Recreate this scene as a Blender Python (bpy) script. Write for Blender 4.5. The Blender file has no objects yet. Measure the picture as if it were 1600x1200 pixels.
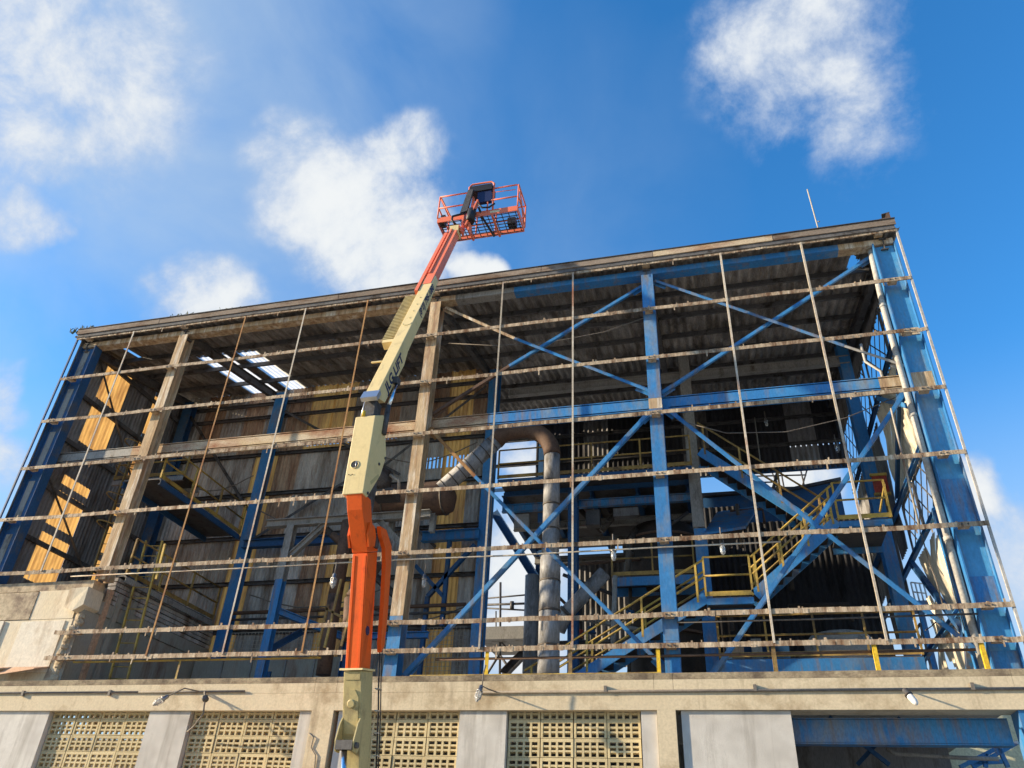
import bpy, math, random
from mathutils import Vector, Matrix
random.seed(7)
R = math.radians
S = bpy.context.scene
COL = S.collection

# ------------------------------------------------------------------ camera
CAM = Vector((13.562, -16.558, 1.620))
cd = bpy.data.cameras.new('camera')
cam = bpy.data.objects.new('camera', cd); COL.objects.link(cam)
cam.location = CAM
cam.rotation_euler = (R(123.0674), R(-2.5418), R(14.2774))
FPX = 1204.17
cd.sensor_width = 36.0; cd.lens = FPX / 1600 * 36.0
cd.clip_start = 0.1; cd.clip_end = 4000
S.camera = cam
CR = cam.rotation_euler.to_matrix()

def ray(u, v):
    return CR @ Vector(((u - 800) / FPX, -(v - 600) / FPX, -1.0))
def at(u, v, x=None, y=None, z=None):
    """surveyed point: line of sight through a photo pixel cut with a real plane"""
    d = ray(u, v)
    if x is not None: t = (x - CAM.x) / d.x
    elif y is not None: t = (y - CAM.y) / d.y
    else: t = (z - CAM.z) / d.z
    return CAM + d * t

# ------------------------------------------------------------------ sky, sun, exposure
SUN_TRAVEL = Vector((1.0, 0.285, -0.30)).normalized()
sun_el = math.asin(-SUN_TRAVEL.z)
sun_az = math.atan2(-SUN_TRAVEL.x, -SUN_TRAVEL.y)      # from +Y towards +X
W = bpy.data.worlds.new('World'); S.world = W; W.use_nodes = True
W.cycles.sampling_method = 'MANUAL'; W.cycles.sample_map_resolution = 512
N = W.node_tree.nodes; L = W.node_tree.links
bg = N['Background']; bg.inputs['Strength'].default_value = 0.15
sky = N.new('ShaderNodeTexSky'); sky.sky_type = 'NISHITA'; sky.sun_disc = False
sky.sun_elevation = sun_el; sky.sun_rotation = sun_az
sky.air_density = 1.0; sky.dust_density = 0.3; sky.ozone_density = 2.0
hsv = N.new('ShaderNodeHueSaturation'); hsv.inputs['Saturation'].default_value = 1.3
hsv.inputs['Value'].default_value = 1.05
tint = N.new('ShaderNodeMixRGB'); tint.blend_type = 'MULTIPLY'; tint.inputs[0].default_value = 1.0; tint.inputs[2].default_value = (.66, .93, 1.05, 1)
L.new(sky.outputs[0], hsv.inputs['Color']); L.new(hsv.outputs[0], tint.inputs[1])
tc = N.new('ShaderNodeTexCoord')
def wm(op, a, b=None, clamp=False):
    n = N.new('ShaderNodeMath'); n.operation = op; n.use_clamp = clamp
    for i, q in enumerate((a, b)):
        if q is None: continue
        if isinstance(q, (int, float)): n.inputs[i].default_value = q
        else: L.new(q, n.inputs[i])
    return n.outputs[0]
def wv(op, a, b):
    n = N.new('ShaderNodeVectorMath'); n.operation = op
    for i, q in enumerate((a, b)):
        if isinstance(q, (tuple, Vector)): n.inputs[i].default_value = q
        else: L.new(q, n.inputs[i])
    return n
def wnoise(scale, detail, rough, dist=0.0, off=(0, 0, 0), col=False):
    mp = wv('ADD', tc.outputs['Generated'], off)
    n = N.new('ShaderNodeTexNoise'); n.inputs['Scale'].default_value = scale
    n.inputs['Detail'].default_value = detail; n.inputs['Roughness'].default_value = rough
    n.inputs['Distortion'].default_value = dist
    L.new(mp.outputs[0], n.inputs['Vector'])
    return n.outputs['Color' if col else 'Fac']
# the cloud outlines are warped by noise so that no edge stays round
warp = wv('SCALE', wv('SUBTRACT', wnoise(5.0, 4, .6, 0, (7.3, 2.2, 5.1), True), (.5, .5, .5)).outputs[0], (0, 0, 0)); warp.inputs['Scale'].default_value = .15
wdir = wv('NORMALIZE', wv('ADD', tc.outputs['Generated'], warp.outputs[0]).outputs[0], (0, 0, 0)).outputs[0]
def blob(u, v, r, wgt=1.0):
    c = ray(u, v).normalized(); a = r / FPX * 0.9
    e = wm('DIVIDE', wm('SUBTRACT', wv('DOT_PRODUCT', wdir, c).outputs['Value'], math.cos(a)), 1 - math.cos(a))
    return wm('MULTIPLY', wm('MAXIMUM', e, 0.0), wgt)
solid = None
for b in ((70, 30, 300, .78), (20, 190, 150, .75), (560, 335, 190, 1.05), (625, 240, 110, .9),
          (600, 420, 170, 1.1), (1250, 75, 200, .7), (1330, 175, 140, .5),
          (310, 475, 105, 1.05), (25, 325, 90, .95), (735, 445, 62, 1.5),
          (8, 640, 60, .8), (15, 715, 55, .7), (1545, 775, 75, 1.1), (1600, 850, 140, .75),
          (1235, 745, 110, 1.2), (805, 860, 140, 1.0), (790, 1000, 120, .9), (815, 715, 70, 1.0),
          # the rest of the sky carries the same scattered cumulus
          (-500, 300, 260, 1.0), (-900, 900, 300, 1.0), (2100, 500, 260, 1.0), (2300, -100, 240, 1.0), (700, -700, 300, 1.0), (1700, -900, 260, 1.0)):
    o = blob(*b); solid = o if solid is None else wm('MAXIMUM', solid, o)
fine = wnoise(8.0, 9, .64, .15)
big = wnoise(3.6, 6, .55, .3, (3.1, 1.7, .4))
dens = wm('ADD', solid, wm('ADD', wm('MULTIPLY', wm('SUBTRACT', fine, .5), 2.3), wm('MULTIPLY', wm('SUBTRACT', big, .5), .5)))
def smooth(val, a, b):
    r_ = N.new('ShaderNodeMapRange'); r_.interpolation_type = 'SMOOTHSTEP'
    r_.inputs['From Min'].default_value = a; r_.inputs['From Max'].default_value = b; L.new(val, r_.inputs['Value']); return r_.outputs[0]
cloud = wm('MULTIPLY', smooth(dens, .12, 1.0), smooth(solid, 0.0, .5), True)
# thin high veil
veil = None
for b in ((260, 200, 620, .95), (420, 560, 460, .6), (60, 700, 420, .65), (1590, 900, 300, .5), (-400, 500, 800, .9), (820, 330, 380, .28)):
    o = blob(*b); veil = o if veil is None else wm('MAXIMUM', veil, o)
sep = N.new('ShaderNodeSeparateXYZ'); L.new(tc.outputs['Generated'], sep.inputs[0])
haze = wm('MULTIPLY', smooth(wm('MULTIPLY', sep.outputs['Z'], -1.0), -.55, -.2), .8)
veil = wm('MULTIPLY', wm('MULTIPLY', veil, .72), wm('ADD', wm('MULTIPLY', wm('SUBTRACT', big, .34), 2.2, True), .25), True)
veil = wm('MAXIMUM', veil, haze)
mix1 = N.new('ShaderNodeMixRGB'); mix1.inputs[2].default_value = (1.75, 2.2, 2.7, 1)
L.new(veil, mix1.inputs[0]); L.new(tint.outputs[0], mix1.inputs[1])
shade = N.new('ShaderNodeMixRGB'); shade.inputs[1].default_value = (1.9, 2.2, 2.7, 1); shade.inputs[2].default_value = (2.95, 3.05, 3.1, 1)
L.new(smooth(dens, .35, 1.25), shade.inputs[0])
mix2 = N.new('ShaderNodeMixRGB'); L.new(cloud, mix2.inputs[0]); L.new(mix1.outputs[0], mix2.inputs[1]); L.new(shade.outputs[0], mix2.inputs[2])
L.new(mix2.outputs[0], bg.inputs['Color'])

sd = bpy.data.lights.new('sun', 'SUN'); sd.energy = 5.0; sd.angle = R(0.9); sd.color = (1.0, 0.82, 0.58)
sun = bpy.data.objects.new('sun', sd); COL.objects.link(sun)
sun.location = (-30, -20, 40)
sun.rotation_euler = (-SUN_TRAVEL).to_track_quat('Z', 'Y').to_euler()
vs = S.view_settings; vs.view_transform = 'Standard'; vs.look = 'None'; vs.exposure = 1.0; vs.gamma = 1.0
vs.use_curve_mapping = False
S.cycles.max_bounces = 6; S.cycles.diffuse_bounces = 3; S.cycles.glossy_bounces = 3; S.cycles.transmission_bounces = 4; S.cycles.transparent_max_bounces = 4
S.cycles.use_adaptive_sampling = True; S.cycles.adaptive_threshold = .02; S.cycles.use_denoising = True

# ------------------------------------------------------------------ materials
MATS = {}
def nt(name):
    m = bpy.data.materials.new(name); m.use_nodes = True
    t = m.node_tree; p = t.nodes['Principled BSDF']
    return m, t, p
def weathered(name, c1, c2, c3=None, s1=1.5, amt=.5, s3=3.0, t3=.6, w3=.08, stretch=(1, 1, 1), rough=.7, metal=0.0, bump=.15, bs=60, spec=.3, fine=.25, c4=None, t4=.6, s4=1.0, st4=(2.2, 2.2, .22), each=0.0):
    """paint/mineral surface: two broad tones, a patchy third (rust, dirt), fine speckle"""
    m, t, p = nt(name); ns = t.nodes; ls = t.links
    g = ns.new('ShaderNodeNewGeometry')
    mp = ns.new('ShaderNodeMapping'); mp.inputs['Scale'].default_value = stretch
    ls.new(g.outputs['Position'], mp.inputs['Vector'])
    def noise(s, d=4, r=.6):
        n = ns.new('ShaderNodeTexNoise'); n.inputs['Scale'].default_value = s; n.inputs['Detail'].default_value = d
        n.inputs['Roughness'].default_value = r; ls.new(mp.outputs[0], n.inputs['Vector']); return n.outputs['Fac']
    def rng(v, a, b):
        r_ = ns.new('ShaderNodeMapRange'); r_.inputs['From Min'].default_value = a; r_.inputs['From Max'].default_value = b
        ls.new(v, r_.inputs['Value']); return r_.outputs[0]
    def mix(f, a, b):
        x = ns.new('ShaderNodeMixRGB')
        ls.new(f, x.inputs[0])
        for i, q in ((1, a), (2, b)):
            if isinstance(q, tuple): x.inputs[i].default_value = (*q, 1)
            else: ls.new(q, x.inputs[i])
        return x.outputs[0]
    col = mix(rng(noise(s1), .5 - amt * .4, .5 + amt * .4), c1, c2)
    if c3 is not None:
        col = mix(rng(noise(s3, 6, .68), t3 - w3, t3 + w3), col, c3)
    if c4 is not None:      # run-off stains and drips
        mp4 = ns.new('ShaderNodeMapping'); mp4.inputs['Scale'].default_value = st4; mp4.inputs['Location'].default_value = (3.7, 1.9, 8.3); ls.new(g.outputs['Position'], mp4.inputs['Vector'])
        n4 = ns.new('ShaderNodeTexNoise'); n4.inputs['Scale'].default_value = s4; n4.inputs['Detail'].default_value = 6; n4.inputs['Roughness'].default_value = .66
        ls.new(mp4.outputs[0], n4.inputs['Vector']); col = mix(rng(n4.outputs['Fac'], t4 - .1, t4 + .14), col, c4)
    hv = ns.new('ShaderNodeHueSaturation'); ls.new(col, hv.inputs['Color'])
    mr = ns.new('ShaderNodeMapRange'); mr.inputs['To Min'].default_value = 1 - fine; mr.inputs['To Max'].default_value = 1 + fine
    mr.inputs['From Min'].default_value = .25; mr.inputs['From Max'].default_value = .75
    ls.new(noise(bs * .3, 2, .7), mr.inputs['Value'])
    if each:      # every sheet, block or rail has aged a little differently
        oi = ns.new('ShaderNodeObjectInfo'); om = ns.new('ShaderNodeMapRange'); om.inputs['To Min'].default_value = 1 - each; om.inputs['To Max'].default_value = 1 + each * .8
        ls.new(oi.outputs['Random'], om.inputs['Value']); mu = ns.new('ShaderNodeMath'); mu.operation = 'MULTIPLY'
        ls.new(mr.outputs[0], mu.inputs[0]); ls.new(om.outputs[0], mu.inputs[1]); ls.new(mu.outputs[0], hv.inputs['Value'])
    else: ls.new(mr.outputs[0], hv.inputs['Value'])
    ls.new(hv.outputs[0], p.inputs['Base Color'])
    p.inputs['Roughness'].default_value = rough; p.inputs['Metallic'].default_value = metal
    p.inputs['Specular IOR Level'].default_value = spec
    if bump:
        b = ns.new('ShaderNodeBump'); b.inputs['Strength'].default_value = bump; b.inputs['Distance'].default_value = .02
        ls.new(noise(bs, 3, .7), b.inputs['Height']); ls.new(b.outputs[0], p.inputs['Normal'])
    MATS[name] = m
    return m
weathered('girt', (.54, .45, .325), (.33, .245, .16), (.14, .075, .04), s1=2.2, s3=1.6, t3=.535, w3=.1, stretch=(4, 4, .8), rough=.85, bump=.5, bs=30, fine=.4, each=0.22)
weathered('rod', (.50, .46, .38), (.38, .33, .26), (.26, .12, .07), s1=1.0, s3=.55, t3=.60, w3=.08, rough=.8, bump=.2, fine=.25, each=0.25)
weathered('rod_rust', (.42, .25, .10), (.30, .15, .06), (.2, .08, .04), s1=1.0, s3=.8, t3=.55, rough=.85)
weathered('cream_steel', (.60, .47, .30), (.38, .25, .13), (.68, .62, .50), s1=1.1, s3=.9, t3=.58, w3=.06, stretch=(5, 5, .5), rough=.8, bump=.25, bs=40, fine=.3, c4=(.23, .12, .065), t4=.58, s4=2.0, st4=(3.5, 3.5, .3))
weathered('beam_rust', (.50, .38, .22), (.56, .47, .34), (.24, .09, .04), s1=1.0, s3=.7, t3=.57, w3=.12, stretch=(1.3, 1, 3), rough=.8, fine=.3)
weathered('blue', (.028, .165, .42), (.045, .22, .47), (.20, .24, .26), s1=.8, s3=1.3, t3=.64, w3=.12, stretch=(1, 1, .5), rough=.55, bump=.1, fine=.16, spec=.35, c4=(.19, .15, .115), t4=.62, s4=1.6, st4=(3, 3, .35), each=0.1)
weathered('blue_light', (.055, .26, .50), (.085, .31, .54), (.26, .33, .37), s1=.8, s3=1.1, t3=.62, w3=.12, stretch=(1, 1, .5), rough=.6, bump=.1, fine=.14, c4=(.22, .20, .17), t4=.64, s4=1.6, st4=(3, 3, .3))
weathered('blue_worn', (.028, .17, .42), (.055, .24, .48), (.24, .23, .2), s1=.7, s3=.8, t3=.6, w3=.1, stretch=(1.5, 1.5, .6), rough=.6, bump=.1, fine=.2, c4=(.22, .15, .10), t4=.58, s4=1.6, st4=(3, 3, .35))
weathered('fascia', (.21, .165, .125), (.30, .245, .195), (.14, .09, .06), s1=1.0, s3=1.2, t3=.57, stretch=(.8, 1, 3), rough=.9, fine=.3, each=0.2)
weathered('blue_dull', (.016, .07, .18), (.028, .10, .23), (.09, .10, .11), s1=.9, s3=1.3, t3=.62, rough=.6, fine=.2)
weathered('grey_steel', (.24, .235, .22), (.32, .31, .28), (.12, .10, .08), s1=1.0, s3=1.5, t3=.62, stretch=(2, 2, .6), rough=.7)
weathered('pale_pipe', (.46, .45, .42), (.36, .345, .315), (.25, .19, .12), s1=1.2, s3=1.2, t3=.64, rough=.55)
weathered('yellow', (.55, .385, .085), (.43, .30, .075), (.20, .13, .06), s1=1.4, s3=2.0, t3=.56, w3=.1, rough=.65, fine=.2, each=0.15)
weathered('yellow_dirty', (.42, .28, .085), (.31, .20, .065), (.13, .09, .055), s1=1.4, s3=1.8, t3=.56, w3=.1, rough=.75, fine=.25, each=0.2)
weathered('yellow_new', (.72, .48, .03), (.62, .40, .03), (.3, .2, .06), s1=1.4, s3=2.0, t3=.68, rough=.55)
weathered('roof_sheet', (.33, .305, .275), (.44, .41, .375), (.15, .13, .11), s1=.9, s3=1.2, t3=.52, w3=.12, stretch=(3, .5, 1), rough=.9, bump=.2, fine=.3, each=0.35)
weathered('roof_steel', (.085, .085, .088), (.13, .125, .12), (.03, .022, .016), s1=1.2, rough=.85, each=0.2)
weathered('wall_sheet', (.42, .40, .365), (.52, .495, .45), (.19, .14, .10), s1=.9, s3=1.1, t3=.55, w3=.12, stretch=(2.5, 2.5, .4), rough=.9, bump=.15, fine=.25, each=0.22)
weathered('wall_sheet_brown', (.34, .22, .145), (.42, .32, .22), (.17, .09, .055), s1=1.0, s3=1.1, t3=.54, w3=.12, stretch=(2.5, 2.5, .4), rough=.9, fine=.3, each=0.25)
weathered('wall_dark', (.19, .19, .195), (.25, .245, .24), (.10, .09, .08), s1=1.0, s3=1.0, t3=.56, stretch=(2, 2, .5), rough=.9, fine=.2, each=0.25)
weathered('wall_shaded', (.035, .036, .042), (.055, .054, .058), (.02, .019, .02), s1=1.0, s3=1.0, t3=.56, stretch=(2, 2, .5), rough=.92, fine=.25, each=.3)  # rear sheets darkened: the hall's deep interior shade is put into the colour
weathered('cream_sheet', (.66, .60, .47), (.54, .48, .37), (.30, .25, .18), s1=.9, s3=1.2, t3=.63, w3=.1, stretch=(2, 2, .5), rough=.85, bump=.15, fine=.15, each=0.12)
weathered('concrete_paint', (.58, .485, .325), (.63, .53, .365), (.36, .27, .16), s1=.6, s3=1.1, t3=.62, w3=.1, rough=.9, bump=.25, bs=70, fine=.12, c4=(.33, .255, .165), t4=.66, s4=1.6)
weathered('concrete_top', (.40, .33, .215), (.33, .265, .17), (.20, .15, .10), s1=1.0, s3=2.2, t3=.57, w3=.09, stretch=(1, 1, 1.8), rough=.95, bump=.45, bs=60, fine=.25, c4=(.13, .10, .07), t4=.52, s4=1.5, st4=(1.4, 1.4, 1.2), each=0.12)
weathered('annex_white', (.70, .62, .49), (.74, .68, .56), (.52, .42, .29), s1=.9, s3=1.4, t3=.62, w3=.1, rough=.95, bump=.3, bs=50, fine=.12, c4=(.42, .31, .2), t4=.62, s4=1.3)
weathered('whitewash', (.55, .52, .465), (.62, .59, .53), (.42, .39, .345), s1=1.1, s3=1.5, t3=.57, w3=.12, rough=.95, bump=.25, bs=40, fine=.07, c4=(.34, .31, .265), t4=.60, s4=1.5, each=0.07)
weathered('block', (.56, .455, .25), (.61, .50, .29), (.42, .33, .18), s1=1.2, s3=2.5, t3=.64, rough=.92, bump=.25, bs=80, fine=.12, each=0.16)
weathered('rough_concrete', (.50, .41, .28), (.40, .32, .22), (.24, .18, .13), s1=1.4, s3=2.0, t3=.56, rough=.95, bump=.6, bs=30, fine=.3)
weathered('annex_render', (.66, .55, .37), (.70, .62, .47), (.48, .34, .2), s1=.8, s3=1.0, t3=.61, w3=.1, stretch=(1.5, 1.5, .5), rough=.95, bump=.25, fine=.15)
weathered('annex_inner', (.30, .29, .24), (.36, .34, .28), (.22, .14, .10), s1=.9, s3=1.0, t3=.61, stretch=(2, 2, .4), rough=.9, fine=.15)
weathered('terracotta', (.50, .30, .18), (.56, .38, .25), (.3, .2, .13), s1=1.5, rough=.9)
weathered('black_tank', (.022, .019, .017), (.045, .036, .03), (.07, .05, .04), s1=1.0, s3=1.2, t3=.62, rough=.7)
weathered('brown_pipe', (.10, .06, .042), (.15, .095, .065), (.06, .04, .03), s1=1.1, rough=.75)
weathered('duct', (.33, .335, .345), (.25, .253, .26), (.13, .12, .11), s1=1.2, s3=1.6, t3=.58, stretch=(2, 2, .7), rough=.62, metal=.12, bump=.35, bs=25, fine=.25)
weathered('duct_dark', (.09, .08, .07), (.14, .12, .10), (.05, .04, .035), s1=1.2, rough=.6, metal=.3)
weathered('slab', (.38, .355, .32), (.44, .41, .37), (.2, .18, .15), s1=.6, rough=.95)
weathered('yard_concrete', (.33, .305, .26), (.39, .36, .31), (.24, .22, .19), s1=.15, s3=.35, t3=.6, rough=.95, fine=.25)
weathered('lift_cream', (.70, .55, .25), (.73, .58, .28), (.56, .44, .2), s1=.8, s3=2.0, t3=.66, rough=.45, bump=.04, fine=.05, spec=.45, c4=(.40, .31, .16), t4=.64, s4=2.2)
weathered('lift_cream_dim_dirty', (.45, .37, .165), (.50, .41, .19), (.30, .24, .11), s1=1.2, s3=2.4, t3=.62, rough=.55, bump=.06, fine=.1, spec=.4, c4=(.17, .13, .075), t4=.61, s4=2.2)  # same cream paint; extra dirt and the tower's weaker sunlight darkened into it
weathered('lift_orange', (.78, .105, .008), (.82, .125, .012), (.55, .065, .01), s1=.8, s3=2.0, t3=.64, rough=.48, bump=.04, fine=.06, spec=.3, c4=(.34, .05, .012), t4=.64, s4=2.2)
weathered('lift_orange_old', (.72, .17, .085), (.76, .21, .11), (.5, .1, .05), s1=1.0, s3=2.0, t3=.68, rough=.5, bump=.03, fine=.05)
weathered('black_plastic', (.018, .019, .022), (.03, .03, .034), None, rough=.5, fine=.1)
weathered('dark_steel', (.07, .07, .075), (.11, .105, .10), (.05, .035, .025), s1=2.0, rough=.6, metal=.3)
weathered('decal', (.012, .022, .075), (.015, .026, .085), None, rough=.5, fine=.02, bump=0)
weathered('red_board', (.34, .05, .035), (.40, .07, .045), (.25, .06, .04), s1=2.0, rough=.6)
weathered('leaf', (.07, .10, .03), (.11, .12, .05), (.16, .13, .07), s1=4.0, rough=.7)
weathered('cable', (.15, .13, .11), (.21, .185, .155), None, rough=.7)
weathered('far_paint', (.62, .60, .40), (.66, .63, .44), None, rough=.8)
weathered('white_paint', (.72, .71, .68), (.62, .61, .57), (.4, .35, .28), s1=1.5, s3=2, t3=.64, rough=.6)
def chrome(name, c, rough):
    m, t, p = nt(name); p.inputs['Base Color'].default_value = (*c, 1); p.inputs['Metallic'].default_value = 1; p.inputs['Roughness'].default_value = rough; MATS[name] = m
chrome('chrome', (.75, .76, .78), .18); chrome('galv', (.55, .56, .57), .45)
def translucent(name, c, c2, tr):
    """aged glass-fibre daylight sheet: passes and scatters sunlight"""
    m, t, p = nt(name); ns = t.nodes; ls = t.links
    g = ns.new('ShaderNodeNewGeometry'); mp = ns.new('ShaderNodeMapping'); mp.inputs['Scale'].default_value = (3, 3, .5)
    ls.new(g.outputs['Position'], mp.inputs['Vector'])
    n = ns.new('ShaderNodeTexNoise'); n.inputs['Scale'].default_value = 1.1; n.inputs['Detail'].default_value = 8; n.inputs['Roughness'].default_value = .65
    ls.new(mp.outputs[0], n.inputs['Vector'])
    r_ = ns.new('ShaderNodeMapRange'); r_.inputs['From Min'].default_value = .42; r_.inputs['From Max'].default_value = .66; ls.new(n.outputs['Fac'], r_.inputs['Value'])
    x = ns.new('ShaderNodeMixRGB'); x.inputs[1].default_value = (*c, 1); x.inputs[2].default_value = (*c2, 1); ls.new(r_.outputs[0], x.inputs[0])
    td = ns.new('ShaderNodeBsdfTranslucent'); ls.new(x.outputs[0], td.inputs['Color']); ls.new(x.outputs[0], p.inputs['Base Color'])
    p.inputs['Roughness'].default_value = .7
    ms = ns.new('ShaderNodeMixShader'); ms.inputs[0].default_value = tr
    ls.new(p.outputs[0], ms.inputs[1]); ls.new(td.outputs[0], ms.inputs[2]); ls.new(ms.outputs[0], ns['Material Output'].inputs['Surface'])
    MATS[name] = m
translucent('fibre', (.56, .345, .12), (.25, .13, .05), .58)
translucent('rooflight', (.86, .88, .88), (.72, .74, .74), .9)
translucent('fibre_dim', (.78, .46, .14), (.42, .22, .085), .5)
def glass(name):
    m, t, p = nt(name); p.inputs['Base Color'].default_value = (.85, .87, .86, 1); p.inputs['Roughness'].default_value = .12
    p.inputs['Transmission Weight'].default_value = .75; p.inputs['IOR'].default_value = 1.45; MATS[name] = m
glass('lamp_glass')
chrome('lamp_metal', (.32, .32, .32), .5)

# ------------------------------------------------------------------ mesh helpers
V3 = lambda q: Vector(q)
class MB:
    def __init__(s): s.v = []; s.f = []; s.sm = []
    def add(s, vs, fs, smooth=False):
        o = len(s.v); s.v += [tuple(a) for a in vs]; s.f += [tuple(i + o for i in f) for f in fs]; s.sm += [smooth] * len(fs); return s
    def box(s, x0, x1, y0, y1, z0, z1):
        return s.add([(x0, y0, z0), (x1, y0, z0), (x1, y1, z0), (x0, y1, z0), (x0, y0, z1), (x1, y0, z1), (x1, y1, z1), (x0, y1, z1)],
                     [(0, 3, 2, 1), (4, 5, 6, 7), (0, 1, 5, 4), (1, 2, 6, 5), (2, 3, 7, 6), (3, 0, 4, 7)])
    def frame(s, p, q, up):
        d = (V3(q) - V3(p)).normalized(); u = V3(up); u = (u - d * u.dot(d))
        if u.length < 1e-6: u = Vector((1, 0, 0)); u = u - d * u.dot(d)
        u.normalize(); w = d.cross(u); return d, u, w
    def beam(s, p, q, w, h, up=(0, 0, 1), ow=0, oh=0):
        """bar p->q, w across, h along `up`"""
        d, u, a = s.frame(p, q, up); p = V3(p) + a * ow + u * oh; q = V3(q) + a * ow + u * oh
        vs = [b + a * (sw * w / 2) + u * (sh * h / 2) for b in (p, q) for sw, sh in ((-1, -1), (1, -1), (1, 1), (-1, 1))]
        return s.add(vs, [(3, 2, 1, 0), (4, 5, 6, 7), (0, 1, 5, 4), (1, 2, 6, 5), (2, 3, 7, 6), (3, 0, 4, 7)])
    def isec(s, p, q, w, h, tf=.022, tw=.016, up=(0, 0, 1)):
        s.beam(p, q, w, tf, up, oh=h / 2 - tf / 2); s.beam(p, q, w, tf, up, oh=-h / 2 + tf / 2)
        return s.beam(p, q, tw, h - 2 * tf - .004, up)
    def chan(s, p, q, w, h, t=.014, up=(0, 0, 1), side=1):
        """channel: web on one side, flanges top and bottom"""
        s.beam(p, q, t, h, up, ow=side * (w / 2 - t / 2))
        s.beam(p, q, w - t - .002, t, up, oh=h / 2 - t / 2, ow=-side * t / 2)
        return s.beam(p, q, w - t - .002, t, up, oh=-h / 2 + t / 2, ow=-side * t / 2)
    def angle(s, p, q, w, t=.01, up=(0, 0, 1), side=1):
        s.beam(p, q, t, w, up, ow=side * (w / 2)); return s.beam(p, q, w - .002, t, up, oh=-w / 2 + t / 2)
    def tube(s, pts, r, n=8, caps=True, radii=None):
        pts = [V3(q) for q in pts]; rings = []; prev = None
        for i, c in enumerate(pts):
            d = (pts[min(i + 1, len(pts) - 1)] - pts[max(i - 1, 0)]).normalized()
            u = prev if prev is not None else (Vector((0, 0, 1)) if abs(d.z) < .9 else Vector((1, 0, 0)))
            u = (u - d * u.dot(d)).normalized(); prev = u; w = d.cross(u); rr = radii[i] if radii else r
            rings.append([c + (u * math.cos(2 * math.pi * k / n) + w * math.sin(2 * math.pi * k / n)) * rr for k in range(n)])
        o = len(s.v); s.v += [tuple(a) for g in rings for a in g]
        for i in range(len(pts) - 1):
            for k in range(n):
                k2 = (k + 1) % n; s.f.append((o + i * n + k, o + i * n + k2, o + (i + 1) * n + k2, o + (i + 1) * n + k)); s.sm.append(n > 5)
        if caps:
            s.f.append(tuple(o + k for k in reversed(range(n)))); s.sm.append(False)
            s.f.append(tuple(o + (len(pts) - 1) * n + k for k in range(n))); s.sm.append(False)
        return s
    def lathe(s, c, prof, n=20, axis=(0, 0, 1)):
        """profile of (radius, distance along axis)"""
        a = V3(axis).normalized(); u = Vector((1, 0, 0)) if abs(a.x) < .9 else Vector((0, 1, 0)); u = (u - a * u.dot(a)).normalized(); w = a.cross(u)
        o = len(s.v); c = V3(c)
        for r_, h in prof:
            for k in range(n):
                t = 2 * math.pi * k / n; s.v.append(tuple(c + a * h + (u * math.cos(t) + w * math.sin(t)) * r_))
        for i in range(len(prof) - 1):
            for k in range(n):
                k2 = (k + 1) % n; s.f.append((o + i * n + k, o + i * n + k2, o + (i + 1) * n + k2, o + (i + 1) * n + k)); s.sm.append(True)
        s.f.append(tuple(o + k for k in reversed(range(n)))); s.sm.append(False)
        s.f.append(tuple(o + (len(prof) - 1) * n + k for k in range(n))); s.sm.append(False)
        return s
    def prism(s, poly, ext):
        """closed polygon of 3-D points, extruded by a vector"""
        poly = [V3(q) for q in poly]; e = V3(ext); n = len(poly)
        return s.add(poly + [q + e for q in poly], [tuple(range(n)), tuple(reversed(range(n, 2 * n)))] + [(i, i + n, (i + 1) % n + n, (i + 1) % n) for i in range(n)])
    def corr(s, o, u, v, Wd, Ht, pitch=.146, amp=.024, per=6, rows=1, keep=None, sag=0.0, flip=1):
        """corrugated sheet: waves across u, plain along v"""
        o = V3(o); u = V3(u).normalized(); v = V3(v).normalized(); nn = u.cross(v) * flip
        nx = max(2, int(round(Wd / pitch * per))); base = len(s.v)
        for j in range(rows + 1):
            for i in range(nx + 1):
                a = i / nx * Wd; b = j / rows * Ht
                s.v.append(tuple(o + u * a + v * b + nn * (amp * math.sin(2 * math.pi * a / pitch) + sag * math.sin(3.1 * b + a))))
        for j in range(rows):
            for i in range(nx):
                if keep and not keep((i + .5) / nx * Wd, (j + .5) / rows * Ht): continue
                k = base + j * (nx + 1) + i; s.f.append((k, k + 1, k + nx + 2, k + nx + 1)); s.sm.append(True)
        return s
    def mesh(s, name, org=Vector((0, 0, 0))):
        m = bpy.data.meshes.new(name); m.from_pydata([tuple(V3(a) - org) for a in s.v], [], s.f)
        m.polygons.foreach_set('use_smooth', s.sm); m.update(); return m
    def build(s, name, mat, parent=None):
        org = ORG.get(parent.name, Vector((0, 0, 0))) if parent else Vector((0, 0, 0))
        return link(name, s.mesh(name, org), mat, parent)
ORG = {}
def link(name, mesh, mat, parent=None, loc=None, rot=None):
    if mat and not mesh.materials: mesh.materials.append(MATS[mat])
    o = bpy.data.objects.new(name, mesh); COL.objects.link(o)
    if parent:
        o.parent = parent; ORG[o.name] = ORG[parent.name]
        if loc is not None: o.location = V3(loc) - ORG[parent.name]
    else:
        ORG[o.name] = Vector((0, 0, 0))
        if loc is not None: o.location = loc
    if rot: o.rotation_euler = rot
    return o
def thing(name, label, cat, loc=(0, 0, 0), group=None):
    o = bpy.data.objects.new(name, None); COL.objects.link(o); o.location = loc; ORG[o.name] = V3(loc)
    o.empty_display_size = .3
    return tag(o, label, cat, group)
def tag(o, label=None, cat=None, group=None, kind=None):
    if label: o['label'] = label
    if cat: o['category'] = cat
    if group: o['group'] = group
    if kind: o['kind'] = kind
    return o
def stuff(o): o['kind'] = 'stuff'; return o

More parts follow.
